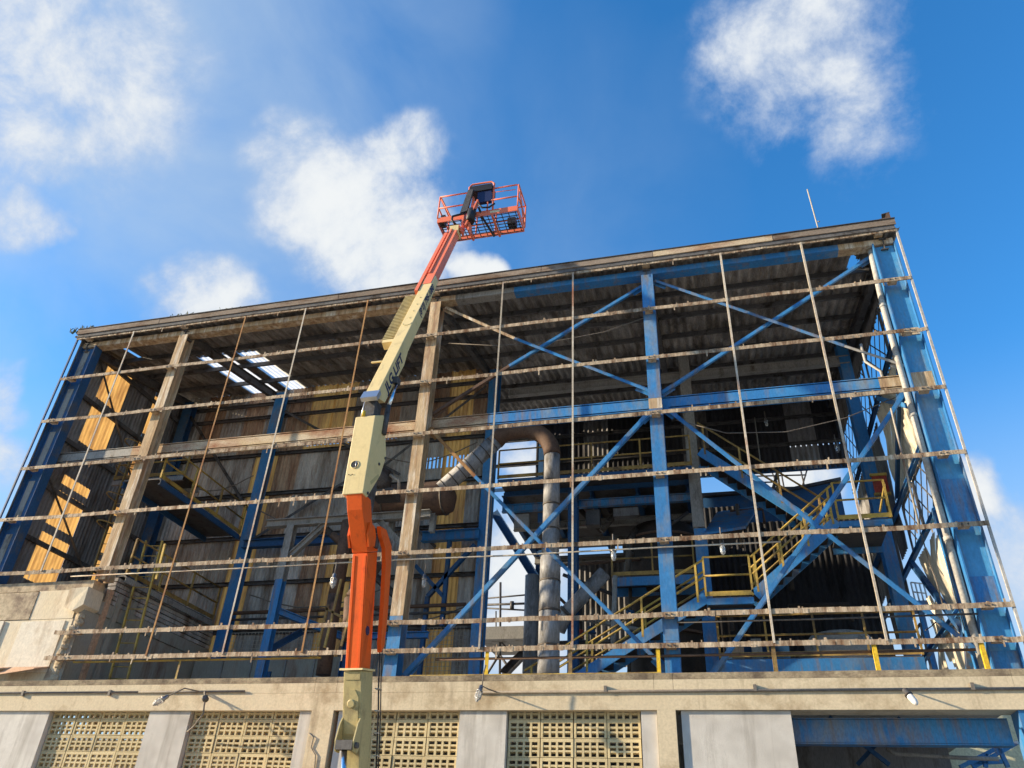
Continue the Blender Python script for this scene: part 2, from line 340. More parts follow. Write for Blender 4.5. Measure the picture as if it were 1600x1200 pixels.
# ------------------------------------------------------------------ the setting: ground, upper floor
g = MB(); g.add([(-1500, -1500, 0), (1500, -1500, 0), (1500, 1500, 0), (-1500, 1500, 0)], [(0, 1, 2, 3)])
tag(g.build('ground', 'yard_concrete'), kind='structure')
tag(MB().box(-2.4, 18.9, .35, 11.9, 4.95, 5.2).build('floor_slab', 'slab'), kind='structure')
#@@SETTING

# ------------------------------------------------------------------ the steel-framed hall
ZR, SL = 16.42, .19                                  # eaves height and roof slope
GZ = [14.73, 13.14, 11.49, 9.83, 8.20, 6.54, 5.90]   # the seven sheeting rails
hall = thing('factory_hall', 'tall derelict factory hall with its front cladding stripped to rusty rails and columns', 'building', (6.3, 3, 5.2))

def column_i(x, y0, z0, z1, mat, w=.32, dep=.36):
    m = MB(); m.isec((x, y0 + dep / 2, z0), (x, y0 + dep / 2, z1), w, dep, .024, .018, (0, 1, 0))
    return m.build('column', mat, hall)
column_i(-2.32, .09, 7.98, 16.1, 'cream_steel')
column_i(6.32, .09, 6.75, 16.1, 'cream_steel')
column_i(6.32, .09, 5.36, 6.745, 'blue_worn')
column_i(12.55, .09, 12.02, 16.1, 'blue', .32); column_i(12.55, .092, 11.72, 12.015, 'cream_steel', .322)
column_i(12.55, .09, 6.05, 11.715, 'blue', .32); column_i(12.55, .09, 5.36, 6.045, 'blue_worn', .32)
def corner_column(x0, x1, mat, wmat, label=None):
    """corner column turned with its web to the front"""
    m = MB(); h = .30
    for a in (x0, x1 - .03): m.box(a, a + .03, .1, .42, 5.36, 16.15)
    c = m.build('column', mat, hall)
    MB().box(x0 + .032, x1 - .032, .21, .225, 5.36, 16.1).build('web_plate', wmat, c)
    return c
corner_column(18.42, 18.97, 'blue', 'blue_light')
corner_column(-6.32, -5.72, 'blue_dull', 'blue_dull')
for za, zb in ((13.3, 14.5), (11.65, 12.9), (9.95, 11.2), (15.0, 16.0), (8.4, 9.5)): MB().box(-6.2, -5.98, .195, .208, za, zb).build('web_patch', 'grey_steel', hall)
# gusset bands on the right corner column
for z, h, mm in ((13.2, .2, 'cream_steel'), (11.62, .5, 'cream_steel'), (8.35, 1.0, 'blue_worn'), (6.6, .6, 'blue_worn'), (5.4, .35, 'blue_worn')):
    MB().box(18.455, 18.935, .19, .208, z, z + h).build('splice_plate', mm, hall)
# sheeting rails with their hook bolts and cleats
def girt(z, x0, x1, seed):
    """angle-iron sheeting rail: each bay sags and twists a little, hook bolts and cladding scraps still on it"""
    rr = random.Random(seed); m = MB(); st = [c for c in (-6.0, -2.32, 2.1, 6.32, 9.5, 12.55, 15.6, 18.6) if x0 + .3 < c < x1 - .3]
    ends = [x0] + st + [x1]; knots = []
    for a, b in zip(ends[:-1], ends[1:]):
        sag = rr.uniform(-.004, .026); bow = rr.uniform(-.012, .012)
        for k in range(6): t = k / 6; knots.append((a + (b - a) * t, z - sag * math.sin(math.pi * t), bow * math.sin(math.pi * t)))
    knots.append((x1, z, 0))
    def zat(x):
        for (xa, za, ya), (xb, zb, yb) in zip(knots[:-1], knots[1:]):
            if xa <= x <= xb: t = (x - xa) / (xb - xa); return za + (zb - za) * t, ya + (yb - ya) * t
        return z, 0
    for prof in ([(-.100, -.05), (-.088, -.05), (-.088, .052), (-.100, .052)], [(-.0875, .041), (.045, .041), (.045, .052), (-.0875, .052)]):
        o = len(m.v)
        for x, zz, yy in knots: m.v += [(x, py + yy, zz + pz) for py, pz in prof]
        n = len(knots)
        for i in range(n - 1):
            for k in range(4): m.f.append((o + i * 4 + k, o + i * 4 + (k + 1) % 4, o + i * 4 + 4 + (k + 1) % 4, o + i * 4 + 4 + k)); m.sm.append(False)
        m.f.append((o + 3, o + 2, o + 1, o)); m.sm.append(False); m.f.append(tuple(o + (n - 1) * 4 + k for k in range(4))); m.sm.append(False)
    x = x0 + .1
    while x < x1 - .15:
        zz, yy = zat(x); h = rr.choice([.012, .015, .02, .03, .05, .07]); w = rr.uniform(.02, .05); y = rr.uniform(-.1, -.03) + yy
        m.box(x, x + w, y, y + rr.uniform(.02, .05), zz + .0525, zz + .0525 + h)
        if rr.random() < .4: m.box(x + .05, x + .05 + rr.uniform(.03, .14), -.107 + yy, -.1005 + yy, zz - .045 - rr.uniform(0, .025), zz + rr.uniform(-.02, .05))
        if rr.random() < .06: m.box(x, x + .03, -.1 + yy, -.094 + yy, zz - rr.uniform(.1, .2), zz - .05)
        x += rr.choice([.07, .14, .21, .29, .42, .6])
    o = m.build('sheeting_rail', 'girt', hall)
    for cx in (-2.32, 6.32, 12.55, 18.6, -6.0):
        if x0 < cx < x1:
            MB().box(cx - .1, cx + .1, -.087, .088, z - .045, z + .038).build('cleat', 'cream_steel', o)
            for sx in (-.06, .06): MB().lathe((cx + sx, -.1, z), [(.018, 0), (.018, .02)], 6, (0, -1, 0)).build('bolt', 'dark_steel', o)
    return o
for k, z in enumerate(GZ):
    girt(z, (-6.37, -6.37, -6.37, -6.37, -6.6, -2.97, -3.0)[k], (19.02, 19.02, 19.02, 19.03, 19.04, 19.05, 19.06)[k], 10 + k)
# hanging tie rods between the rails
for x, zb, mat in ((-4.13, 8.2, 'rod'), (.0, 5.9, 'rod_rust'), (2.1, 5.9, 'rod'), (4.18, 5.9, 'rod_rust'), (8.44, 5.9, 'rod'), (10.5, 5.9, 'rod'), (14.58, 5.9, 'rod'), (16.66, 5.9, 'rod')):
    m = MB(); m.beam((x, -.12, zb), (x, -.12, 16.34), .044, .012, (0, 1, 0)); m.beam((x - .016, -.09, zb), (x - .022, -.09, 16.34), .012, .046, (0, 1, 0))
    m.build('tie_rod', mat, hall)
MB().beam((19.03, -.06, 5.4), (19.03, -.06, 16.4), .05, .05, (0, 1, 0)).build('corner_trim', 'pale_pipe', hall)
MB().beam((-6.4, -.06, 7.6), (-6.4, -.06, 16.4), .05, .05, (0, 1, 0)).build('corner_trim', 'blue_dull', hall)
# eaves: fascia in lengths, rail, and the eaves beam behind
x = -6.42; k = 0
while x < 19.0:
    x2 = min(x + 3.2, 19.05); MB().box(x, x2 - .012, -.165 + .004 * (k % 2), -.13, 16.5, 16.685).build('fascia', 'fascia' if k != 6 else 'beam_rust', hall)
    MB().box(x, x2 - .004, -.19, .3, 16.69, 16.71).build('verge_cap', 'dark_steel', hall); x = x2; k += 1
girt(16.36, -6.4, 19.03, 31)
for a, b, mat in ((-6.3, 6.9, 'cream_steel'), (6.9, 8.7, 'grey_steel'), (8.7, 17.6, 'blue'), (17.6, 18.95, 'cream_steel')):
    MB().chan((a, .3, 16.23), (b, .3, 16.23), .3, .18, up=(0, 0, 1), side=1).build('eaves_beam', mat, hall)
# crane rail beam behind the columns
for a, b, mat in ((-6.0, -3.2, 'grey_steel'), (-3.2, 8.05, 'beam_rust'), (8.05, 17.85, 'blue'), (17.85, 18.75, 'cream_steel')):
    m = MB(); m.isec((a, .68, 12.13), (b, .68, 12.13), .26, .36, .02, .014); m.beam((a, .555, 12.13), (b, .555, 12.13), .01, .25)
    m.build('crane_beam', mat, hall)
# wind bracing
def brace(p, q, mat, w=.1, ends='pq'):
    m = MB(); m.angle(p, q, w * .8, .012, (0, 1, 0)); o = m.build('brace', mat, hall)
    for nm, e, f_ in (('p', p, q), ('q', q, p)):      # gusset plate at each true end
        if nm not in ends: continue
        e = V3(e); d = (V3(f_) - e).normalized(); c = e + d * .16
        g_ = MB(); g_.beam(c - d * .2, c + d * .2, .2, .012, (0, 1, 0), oh=.05); g_ = g_.build('gusset', mat, o)
    return o
brace((6.55, .32, 16.0), (8.75, .32, 14.55), 'cream_steel', ends='p'); brace((8.75, .32, 14.55), (12.4, .32, 12.38), 'blue', ends='q')
brace((12.4, .45, 16.0), (8.6, .45, 13.72), 'blue', ends='p'); brace((8.6, .45, 13.72), (6.5, .45, 12.4), 'brown_pipe', ends='q')
brace((12.75, .32, 16.0), (17.2, .32, 13.15), 'blue_worn', ends='p'); brace((17.2, .32, 13.15), (18.5, .32, 12.35), 'pale_pipe', .08, ends='q'); brace((18.4, .45, 16.0), (12.7, .45, 12.36), 'blue')
brace((6.5, .32, 11.85), (7.9, .32, 10.3), 'rod_rust', ends='p'); brace((7.9, .32, 10.3), (12.4, .32, 5.5), 'blue', ends='q')
brace((12.4, .45, 11.85), (6.55, .45, 5.5), 'blue', .13)
brace((12.75, .32, 11.85), (18.45, .32, 5.6), 'blue', .12); brace((18.4, .45, 11.85), (13.3, .45, 5.4), 'blue', .12)

# roof: rafters carry purlins and separate corrugated sheets
rz = lambda y: ZR + SL * y
roof = MB().box(-6.4, 19.0, -.128, -.1, 16.38, 16.6).build('roof', 'roof_steel', hall)
for x in (-6.1, -2.3, 6.35): MB().isec((x, .1, rz(.1) - .33), (x, 5.75, rz(5.75) - .33), .16, .3).build('rafter', 'roof_steel', roof)
for x in (12.55, 18.7): MB().isec((x, .1, rz(.1) - .33), (x, 11.9, rz(11.9) - .33), .18, .34).build('rafter', 'roof_steel', roof)
y = .35
while y < 12:
    a, b = (-6.3, 18.95) if y < 5.75 else (5.0, 18.95)
    MB().chan((a, y, rz(y) - .1), (b, y, rz(y) - .1), .07, .16).build('purlin', 'roof_steel', roof); y += 1.42
un = Vector((0, 1, SL)).normalized(); fac = math.sqrt(1 + SL * SL)
def roof_sheet(x0, x1, y0, y1, per=6, rows=1, keep=None, lift=0):
    m = MB(); p_ = (x1 - x0) / 4; m.corr((x0 - p_ * .5, y0, rz(y0) + .045 + lift), (1, 0, 0), un, p_ * 5, (y1 - y0) * fac + .05, p_, .048, per + 2, rows, keep); return m.build('roof_sheet', 'roof_sheet', roof)
def strips(a, b, w):
    n = max(1, int(round((b - a) / w))); return [(a + (b - a) * i / n, a + (b - a) * (i + 1) / n) for i in range(n)]
for i, (x0, x1) in enumerate(strips(-6.4, 19.0, 1.06)):
    for j, (y0, y1) in enumerate(((-.1, 2.28), (2.2, 4.15), (4.05, 5.85))):
        cx = (x0 + x1) / 2
        if j > 0 and i == 2: roof_sheet(x0, -3.6, y0, y1); continue
        if j > 0 and i in (3, 4):
            if i == 4: roof_sheet(-2.36, -2.0, y0, y1)
            x0, x1 = ((-3.52, -2.38), (-1.93, -1.08))[i - 3]
            m = MB(); m.corr((x0, y0 + .04, rz(y0) + .03), (1, 0, 0), un, x1 - x0, (y1 - y0) * fac - .06, .177, .005); m.build('rooflight_sheet', 'rooflight', roof); continue
        if j == 0 and x0 < -5.36 < x1:
            roof_sheet(x0, x1, y0, y1, 6, 10, lambda a, b, x0=x0: not (abs(x0 + a + 5.36) < .1 and .9 < b < 2.0)); continue
        if j == 0 and x0 < 18.3 < x1:
            roof_sheet(x0, x1, y0, y1, 8, 22, lambda a, b, x0=x0: not (abs(x0 + a - 18.3) / .24 + abs(b - 1.6) / .42 < 1)); continue
        roof_sheet(x0, x1, y0, y1, lift=.012 * ((i + j) % 2))
    if x0 > 4.4:
        for j, (y0, y1) in enumerate(((5.7, 7.8), (7.7, 9.8), (9.7, 12.0))):
            k = None
            if j == 2 and x0 < 8.2: k = (lambda a, b, x0=x0: not (1.55 < b < 2.0 and (int(x0 * 7 + a * 3) % 3)))
            roof_sheet(x0, x1, y0, y1, 6, 1 if k is None else 12, k, .012 * ((i + j) % 2))
# translucent strips of light where laps have opened: narrow slots already cut above

# left bay rear wall
m = MB(); m.box(-6.3, 6.7, 5.86, 5.9, 5.2, 5.32)
rear = m.build('rear_wall', 'roof_steel', hall)
rails = [16.9, 16.3, 14.65, 13.02, 11.36, 9.72, 8.1, 6.5]
for z in rails: MB().chan((-6.25, 5.72, z), (6.6, 5.72, z), .09, .13, side=-1).build('wall_rail', 'roof_steel', rear)
for i, (x0, x1) in enumerate(strips(-6.3, 6.72, .93)):
    for j, (z0, z1) in enumerate(((5.3, 8.15), (8.05, 11.4), (11.3, 14.7), (14.6, 17.58))):
        mat = 'wall_sheet'
        if i in (4,) and j in (0, 1, 2): mat = 'fibre_dim'
        elif i in (12,) and j in (0, 1, 2, 3): mat = 'fibre_dim'
        elif i in (8,) and j in (0, 1): mat = 'fibre_dim'
        elif (i * 7 + j * 5) % 9 == 0: mat = 'wall_sheet_brown'
        elif j == 3 and i in (6, 7, 12): mat = 'fibre_dim'
        elif j == 3 and i % 2: mat = 'wall_sheet_brown'
        keep = None; rows = 1
        if i in (11, 12, 13) and j == 2: keep = (lambda a, b: not (2.3 < b < 2.75 and math.sin(2 * math.pi * a / .146) > .3 and a > .1)); rows = 24
        if i in (6, 7, 9) and j == 3: keep = (lambda a, b: not (.35 < b < .6 and math.sin(2 * math.pi * a / .146) > .35)); rows = 20
        MB().corr((x0 - .03, 5.80 + .012 * (j % 2) + .006 * (i % 2), z0), (1, 0, 0), (0, 0, 1), x1 - x0 + .05, z1 - z0, .146, .022, 6, rows, keep).build('wall_sheet', mat, rear)
for a, b in (((-5.9, 5.6, 16.6), (-2.1, 5.6, 12.2)), ((-1.7, 5.6, 16.4), (3.4, 5.6, 13.3)), ((-1.8, 5.6, 11.2), (2.5, 5.6, 13.9)), ((5.0, 5.6, 10.6), (2.2, 5.6, 13.2)), ((2.4, 5.6, 13.4), (6.3, 5.6, 16.6))):
    MB().angle(a, b, .09, .012, (0, 1, 0)).build('wall_brace', 'roof_steel', rear)
def col2(x, y, z0, z1, mat, w=.3, d=.3):
    m = MB(); m.isec((x, y, z0), (x, y, z1), w, d, .02, .015, (0, 1, 0)); return m.build('column', mat, hall)
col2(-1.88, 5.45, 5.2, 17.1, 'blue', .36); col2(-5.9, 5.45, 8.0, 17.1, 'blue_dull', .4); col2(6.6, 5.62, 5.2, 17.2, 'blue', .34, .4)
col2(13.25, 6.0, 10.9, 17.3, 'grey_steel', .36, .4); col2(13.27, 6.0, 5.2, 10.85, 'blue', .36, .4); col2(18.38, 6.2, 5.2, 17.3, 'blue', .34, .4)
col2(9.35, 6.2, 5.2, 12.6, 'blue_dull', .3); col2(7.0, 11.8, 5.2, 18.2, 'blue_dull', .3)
for a, b in ((7.0, 13.2), (13.3, 18.5)): MB().isec((a, 6.05, 16.5), (b, 6.05, 16.5), .2, .3).build('tie_beam', 'grey_steel', hall)
MB().isec((4.6, 5.3, 10.85), (6.5, 5.3, 10.85), .2, .34).build('tie_beam', 'blue', hall)
for p, q in (((5.55, 5.3, 10.7), (5.55, 5.3, 8.0)), ((4.5, 5.3, 9.9), (5.5, 5.3, 8.9)), ((6.4, 5.3, 10.5), (5.0, 5.3, 8.9)), ((5.0, 5.3, 8.9), (5.0, 5.3, 5.2))):
    MB().isec(p, q, .12, .14, up=(0, 1, 0)).build('strut', 'blue_dull', hall)

# left end wall: dark sheets with sunlit daylight strips
lw = MB().box(-6.36, -6.32, .1, 5.75, 7.6, 7.7).build('end_wall', 'roof_steel', hall)
for z in (16.3, 14.65, 13.02, 11.36, 9.72): MB().chan((-6.24, .2, z), (-6.24, 5.7, z), .08, .14, side=1).build('wall_rail', 'roof_steel', lw)
for i, (y0, y1) in enumerate(((.05, .75), (.75, 1.42), (1.42, 2.62), (2.62, 3.3), (3.3, 3.95), (3.95, 4.75), (4.75, 5.8))):
    for j, (z0, z1) in enumerate(((7.7, 12.35), (12.3, 17.3))):
        z1 = min(z1, rz(y0) + .1)
        mat = 'fibre' if i in (2, 5) else 'wall_dark'
        if mat == 'fibre':      # short daylight sheets lapped between plain ones
            cuts = ((z0, 8.62, 0), (8.62, 10.12, 1), (10.12, 10.38, 0), (10.38, 11.5, 1), (11.5, 11.72, 0), (11.72, 12.05, 1), (12.05, z1, 0)) if j == 0 else ((z0, 13.28, 0), (13.28, 14.72, 1), (14.72, 14.98, 0), (14.98, min(16.6, z1 - .1), 1), (min(16.6, z1 - .1), z1, 0))
            for ca_, cb_, fl_ in cuts: MB().corr((-6.33 - .005 * fl_, y1, ca_), (0, -1, 0), (0, 0, 1), y1 - y0, cb_ - ca_ + .02, .146, .022).build('daylight_sheet' if fl_ else 'wall_sheet', 'fibre' if fl_ else 'wall_dark', lw)
        else: MB().corr((-6.33 - .006 * j, y1, z0), (0, -1, 0), (0, 0, 1), y1 - y0 + .02, z1 - z0, .146, .022).build('wall_sheet', mat, lw)
for p, q in (((-6.15, .8, 16.2), (-6.15, 4.9, 12.3)), ((-6.15, .8, 11.6), (-6.15, 4.9, 8.3))): MB().angle(p, q, .08, .01, (1, 0, 0)).build('wall_brace', 'roof_steel', lw)

# high rear wall of the deep right-hand part
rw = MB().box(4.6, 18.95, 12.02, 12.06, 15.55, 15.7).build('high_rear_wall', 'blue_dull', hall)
for z in (17.9, 16.7): MB().chan((4.6, 11.93, z), (18.9, 11.93, z), .08, .14, side=-1).build('wall_rail', 'roof_steel', rw)
for i, (x0, x1) in enumerate(strips(4.6, 18.95, 1.0)):
    z0 = 15.6
    if x0 < 6.0: continue
    keep = (lambda a, b: not (1.0 < b < 1.12 and math.sin(2 * math.pi * a / .2) > .6)) if i >= 12 else None
    MB().corr((x0, 12.0 + .008 * (i % 2), z0), (1, 0, 0), (0, 0, 1), x1 - x0 + .04, 3.15, .2, .03, 6, 26 if keep else 1, keep).build('wall_sheet', 'wall_shaded' if i % 4 else 'wall_dark', rw)
# low rear wall, patchy
lr = MB().box(7.6, 18.9, 11.5, 11.54, 5.2, 5.3).build('low_rear_wall', 'roof_steel', hall)
for i, (x0, x1) in enumerate(strips(8.4, 18.9, 1.05)):
    z1 = 12.35 if i < 4 else (14.0 if x0 < 14.5 else 13.3)
    MB().corr((x0, 11.46 + .008 * (i % 2), 8.9 if 5 <= i <= 6 else (8.2 if i < 3 else 5.3)), (1, 0, 0), (0, 0, 1), x1 - x0 + .04, z1 - (8.9 if 5 <= i <= 6 else (8.2 if i < 3 else 5.3)), .2, .03).build('wall_sheet', 'wall_shaded' if i > 2 else 'wall_dark', lr)

# right end wall (x about 18.95): dark top, diamond lattice windows, loose pale sheets
ew = MB().box(18.96, 18.99, .35, 11.9, 5.25, 5.4).build('end_wall', 'blue_dull', hall)
def ysheet(y0, y1, z0, z1, mat, sag=0.0, keep=None, rows=1, x=18.97):
    MB().corr((x, y0, z0), (0, 1, 0), (0, 0, 1), y1 - y0, z1 - z0, .2, .028, 6, rows, keep, sag).build('wall_sheet', mat, ew)
for y0, y1 in strips(.42, 11.9, 1.15): ysheet(y0, y1, 16.0 + .09 * y0, rz(y0) + .05, 'wall_dark')
def lattice(y0, y1, z0, z1, d=.42, x=18.94, mat='roof_steel', rise=0.0, frame=.05):
    m = MB(); n = int((y1 - y0) / d) + int((z1 - z0) / (d * 1.6)) + 2; h = z1 - z0; w = y1 - y0; dz = d * .95
    for sgn in (1, -1):
        for k in range(-60, 61):
            # line: b = k*dz + sgn*a*(dz/d)
            pts = []
            for a in (0, w):
                b = k * dz + sgn * a * dz / d
                pts.append((a, b))
            (a0, b0), (a1, b1) = pts
            if max(b0, b1) < 0 or min(b0, b1) > h: continue
            def cut(bv): return a0 + (bv - b0) / (b1 - b0) * (a1 - a0)
            ca, cb = (a0, b0), (a1, b1)
            if b1 > b0:
                if b0 < 0: ca = (cut(0), 0)
                if b1 > h: cb = (cut(h), h)
            else:
                if b0 > h: ca = (cut(h), h)
                if b1 < 0: cb = (cut(0), 0)
            P = lambda q: (x, y0 + q[0], z0 + q[1] + rise * q[0])
            if (V3(P(ca)) - V3(P(cb))).length > .05: m.beam(P(ca), P(cb), .03, .022, (1, 0, 0))
    for p, q in (((x, y0, z0), (x, y1, z0 + rise * w)), ((x, y0, z1), (x, y1, z1 + rise * w)), ((x, y0, z0), (x, y0, z1)), ((x, y1, z0 + rise * w), (x, y1, z1 + rise * w))):
        m.beam(p, q, frame, .05, (1, 0, 0))
    return m.build('window_lattice', mat, ew)
for y0, y1 in ((.5, 3.0), (3.1, 5.9), (6.5, 9.1), (9.2, 11.8)): lattice(y0, y1, 14.5, 15.98 + .09 * y0, .85, rise=.02)
for z, mm in ((14.42, 'blue_dull'), (11.25, 'blue'), (9.62, 'blue'), (7.3, 'blue_worn')):
    MB().chan((18.86, .45, z), (18.86, 11.8, z), .1, .15, side=1).build('wall_rail', mm, ew)
for i, (y0, y1) in enumerate(strips(.45, 6.0, .95)): ysheet(y0, y1, 11.3, 14.4, 'cream_sheet', sag=.05, rows=10)
for i, (y0, y1) in enumerate(strips(6.5, 11.8, 1.1)): ysheet(y0, y1, 8.6 if i % 2 else 10.2, 14.4, 'wall_dark', sag=.03, rows=6)
lattice(.6, 2.3, 9.7, 11.15, .7, mat='roof_steel'); lattice(2.4, 4.1, 9.7, 11.15, .7, mat='roof_steel'); lattice(4.2, 5.8, 9.7, 11.15, .7)
lattice(7.0, 9.0, 6.2, 8.2, .5)
for i, (y0, y1) in enumerate(strips(1.35, 6.0, .78)):
    ysheet(y0, y1 - (.12 if i == 3 else 0), 5.3 + (.9 if i in (0, 4) else 0), 9.55 - .1 * (i % 3), 'cream_sheet', sag=.07, rows=18, keep=(lambda a, b, i=i: b > .25 + .3 * math.sin(a * 9 + i * 2) and not (i == 1 and 1.6 + .4 * math.sin(7 * a) < b < 2.5) and not (i == 5 and b > 2.9 + .3 * math.sin(8 * a))))
for p, q, mm in (((18.82, .5, 9.5), (18.82, 3.6, 5.4), 'blue_worn'), ((18.82, 5.8, 9.5), (18.82, 1.2, 5.4), 'blue_dull'), ((18.82, .5, 11.2), (18.82, 4.9, 14.3), 'blue'), ((18.8, 2.35, 5.3), (18.8, 2.35, 9.6), 'blue'),
                 ((18.82, 5.6, 11.3), (18.82, 1.0, 14.2), 'blue_dull'), ((18.84, .6, 7.2), (18.84, 2.2, 5.4), 'rod'), ((18.84, 1.0, 9.2), (18.84, 1.9, 5.6), 'rod')):
    MB().angle(p, q, .13, .014, (1, 0, 0)).build('wall_brace', mm, ew)
#@@MORE
# right-hand rain pipe
m = MB(); m.tube([(18.33, .32, 5.4), (18.33, .32, 14.2), (18.36, .32, 15.0), (18.4, .32, 16.1)], .074, 14); rp = m.build('rain_pipe', 'pale_pipe', hall)
for z in (14.2, 11.0, 8.0): MB().lathe((18.33, .32, z), [(.088, 0), (.088, .1)], 14).build('pipe_collar', 'pale_pipe', rp)

# ------------------------------------------------------------------ concrete ground storey
base = thing('concrete_storey', 'beige concrete ground storey with pierced block panels below the steel frame', 'wall', (6.3, 0, 0))
BX0, BX1 = -13.0, 19.12
m = MB(); m.box(BX0, BX1, -.2, .33, 4.64, 5.0); bm = m.build('ring_beam', 'concrete_paint', base)
# upper half of the beam: slightly proud band, dirty along its top, cast in lengths
for a, b in ((BX0, -1.9), (-1.9, 4.72), (4.72, 5.25), (5.25, 12.17), (12.17, 12.55), (12.55, 18.6), (18.6, BX1)):
    MB().box(a, b - .006, -.203, .33, 5.003, 5.21).build('beam_band', 'concrete_paint', bm)
    MB().box(a, b - .006, -.206, .33, 5.212, 5.335).build('beam_cap', 'concrete_top', bm)
def pier(x0, x1, y0=-.2, mat='concrete_paint', name='pier', z1=4.638): MB().box(x0, x1, y0, .3, 0, z1).build(name, mat, base)
pier(4.74, 5.26, -.202); pier(12.2, 12.56, -.202); pier(18.55, 18.75, -.15, 'blue')
for a, b in ((-9.0, -5.2), (-5.15, -2.22), (.58, 1.66), (4.42, 4.73), (5.36, 5.92), (8.12, 9.13), (11.88, 12.19), (12.66, 14.7)):
    pier(a, b, -.13, 'whitewash', 'plaster_panel')
# pierced concrete blocks, four by three slots in each
def block_mesh():
    m = MB(); w, h, d = .642, .342, .085; nx, nz = 4, 3
    ex = .045; sx = (w - 2 * ex) / nx; ez0 = .062; sz = (h - ez0 - .016) / nz
    bw, bh = .042, .036
    m.box(0, ex, 0, d, 0, h); m.box(w - ex, w, 0, d, 0, h)
    m.box(ex, w - ex, 0.001, d, 0, .016); m.box(ex, w - ex, 0.001, d, h - ez0, h)
    for k in range(1, nx): m.box(ex + k * sx - bw / 2, ex + k * sx + bw / 2, .004, d - .003, .016, h - ez0)
    for k in range(1, nz): m.prism([(ex, .006, .016 + k * sz - bh / 2 + .01), (ex, .006, .016 + k * sz + bh / 2 + .01), (ex, d - .006, .016 + k * sz + bh / 2 - .012), (ex, d - .006, .016 + k * sz - bh / 2 - .012)], (w - 2 * ex, 0, 0))
    me = m.mesh('pierced_block'); me.materials.append(MATS['block']); return me
bmesh_ = block_mesh()
for x0, n in ((-2.2, 4), (1.68, 4), (5.94, 3), (9.15, 4)):
    x1 = {-2.2: .56, 1.68: 4.4, 5.94: 8.1, 9.15: 11.86}[x0]; pitch = (x1 - x0) / n
    for i in range(n):
        for j in range(6):
            o = link('pierced_block', bmesh_, 'block', base, (x0 + i * pitch + random.uniform(0, .012), .0 + random.uniform(-.006, .006), 4.845 - (j + 1) * .35))
            o.scale = ((pitch - .016) / .642, 1, 1); o.rotation_euler = (random.uniform(-.012, .012), random.uniform(-.006, .006), random.uniform(-.012, .012))
    MB().box(x0, x1, .0, .14, 0, 2.73).build('dado_wall', 'concrete_paint', base)
# opening at the right: steel lintel
lt = MB().isec((14.72, .55, 4.37), (18.5, .55, 4.37), .3, .46); lt.beam((14.72, .41, 4.37), (18.5, .41, 4.37), .012, .4); lt.build('lintel_beam', 'blue_worn', base)
MB().box(-9, 18.6, 5.8, 5.9, 0, 4.9).build('inner_wall', 'wall_dark', base)
m = MB()
m.tube([at(1384, 1158, y=2.5), at(1388, 1172, y=2.5), at(1400, 1178, y=2.5), at(1500, 1184, y=2.5), at(1560, 1186, y=2.5)], .04, 8)
tag(m.build('bent_pipe', 'grey_steel'), 'bent grey pipe under the ceiling of the dark opening at bottom right', 'pipe')
for i, (p, q) in enumerate((((15.6, 2.0, 4.9), (16.6, 2.0, 4.0)), ((17.0, 2.0, 4.9), (16.0, 2.0, 4.0)))):
    MB().angle(p, q, .08).build('lintel_strut', 'blue_dull', base)
# far side of the opening: pale blue steel rack seen through it
rk = thing('pipe_rack', 'pale blue steel rack seen through the dark opening at bottom right', 'rack', (19.3, 6, 0))
for i, (a, b) in enumerate((((1500, 1199), (1560, 1168)), ((1560, 1168), (1575, 1199)), ((1520, 1199), (1590, 1160)), ((1540, 1199), (1540, 1178)), ((1512, 1192), (1566, 1190)))):
    MB().beam(at(*a, y=5.2), at(*b, y=5.2), .09, .09).build('bar', 'blue_worn', rk)
nb = thing('neighbour_wall', 'pale yellow wall at the extreme right edge beyond the blue post', 'wall', (24, 7.1, 0))
MB().box(18.75, 30, 7.0, 7.2, 0, 6.6).build('panel', 'far_paint', nb); MB().box(18.7, 30, 6.9, 7.3, 6.61, 6.75).build('coping', 'white_paint', nb)

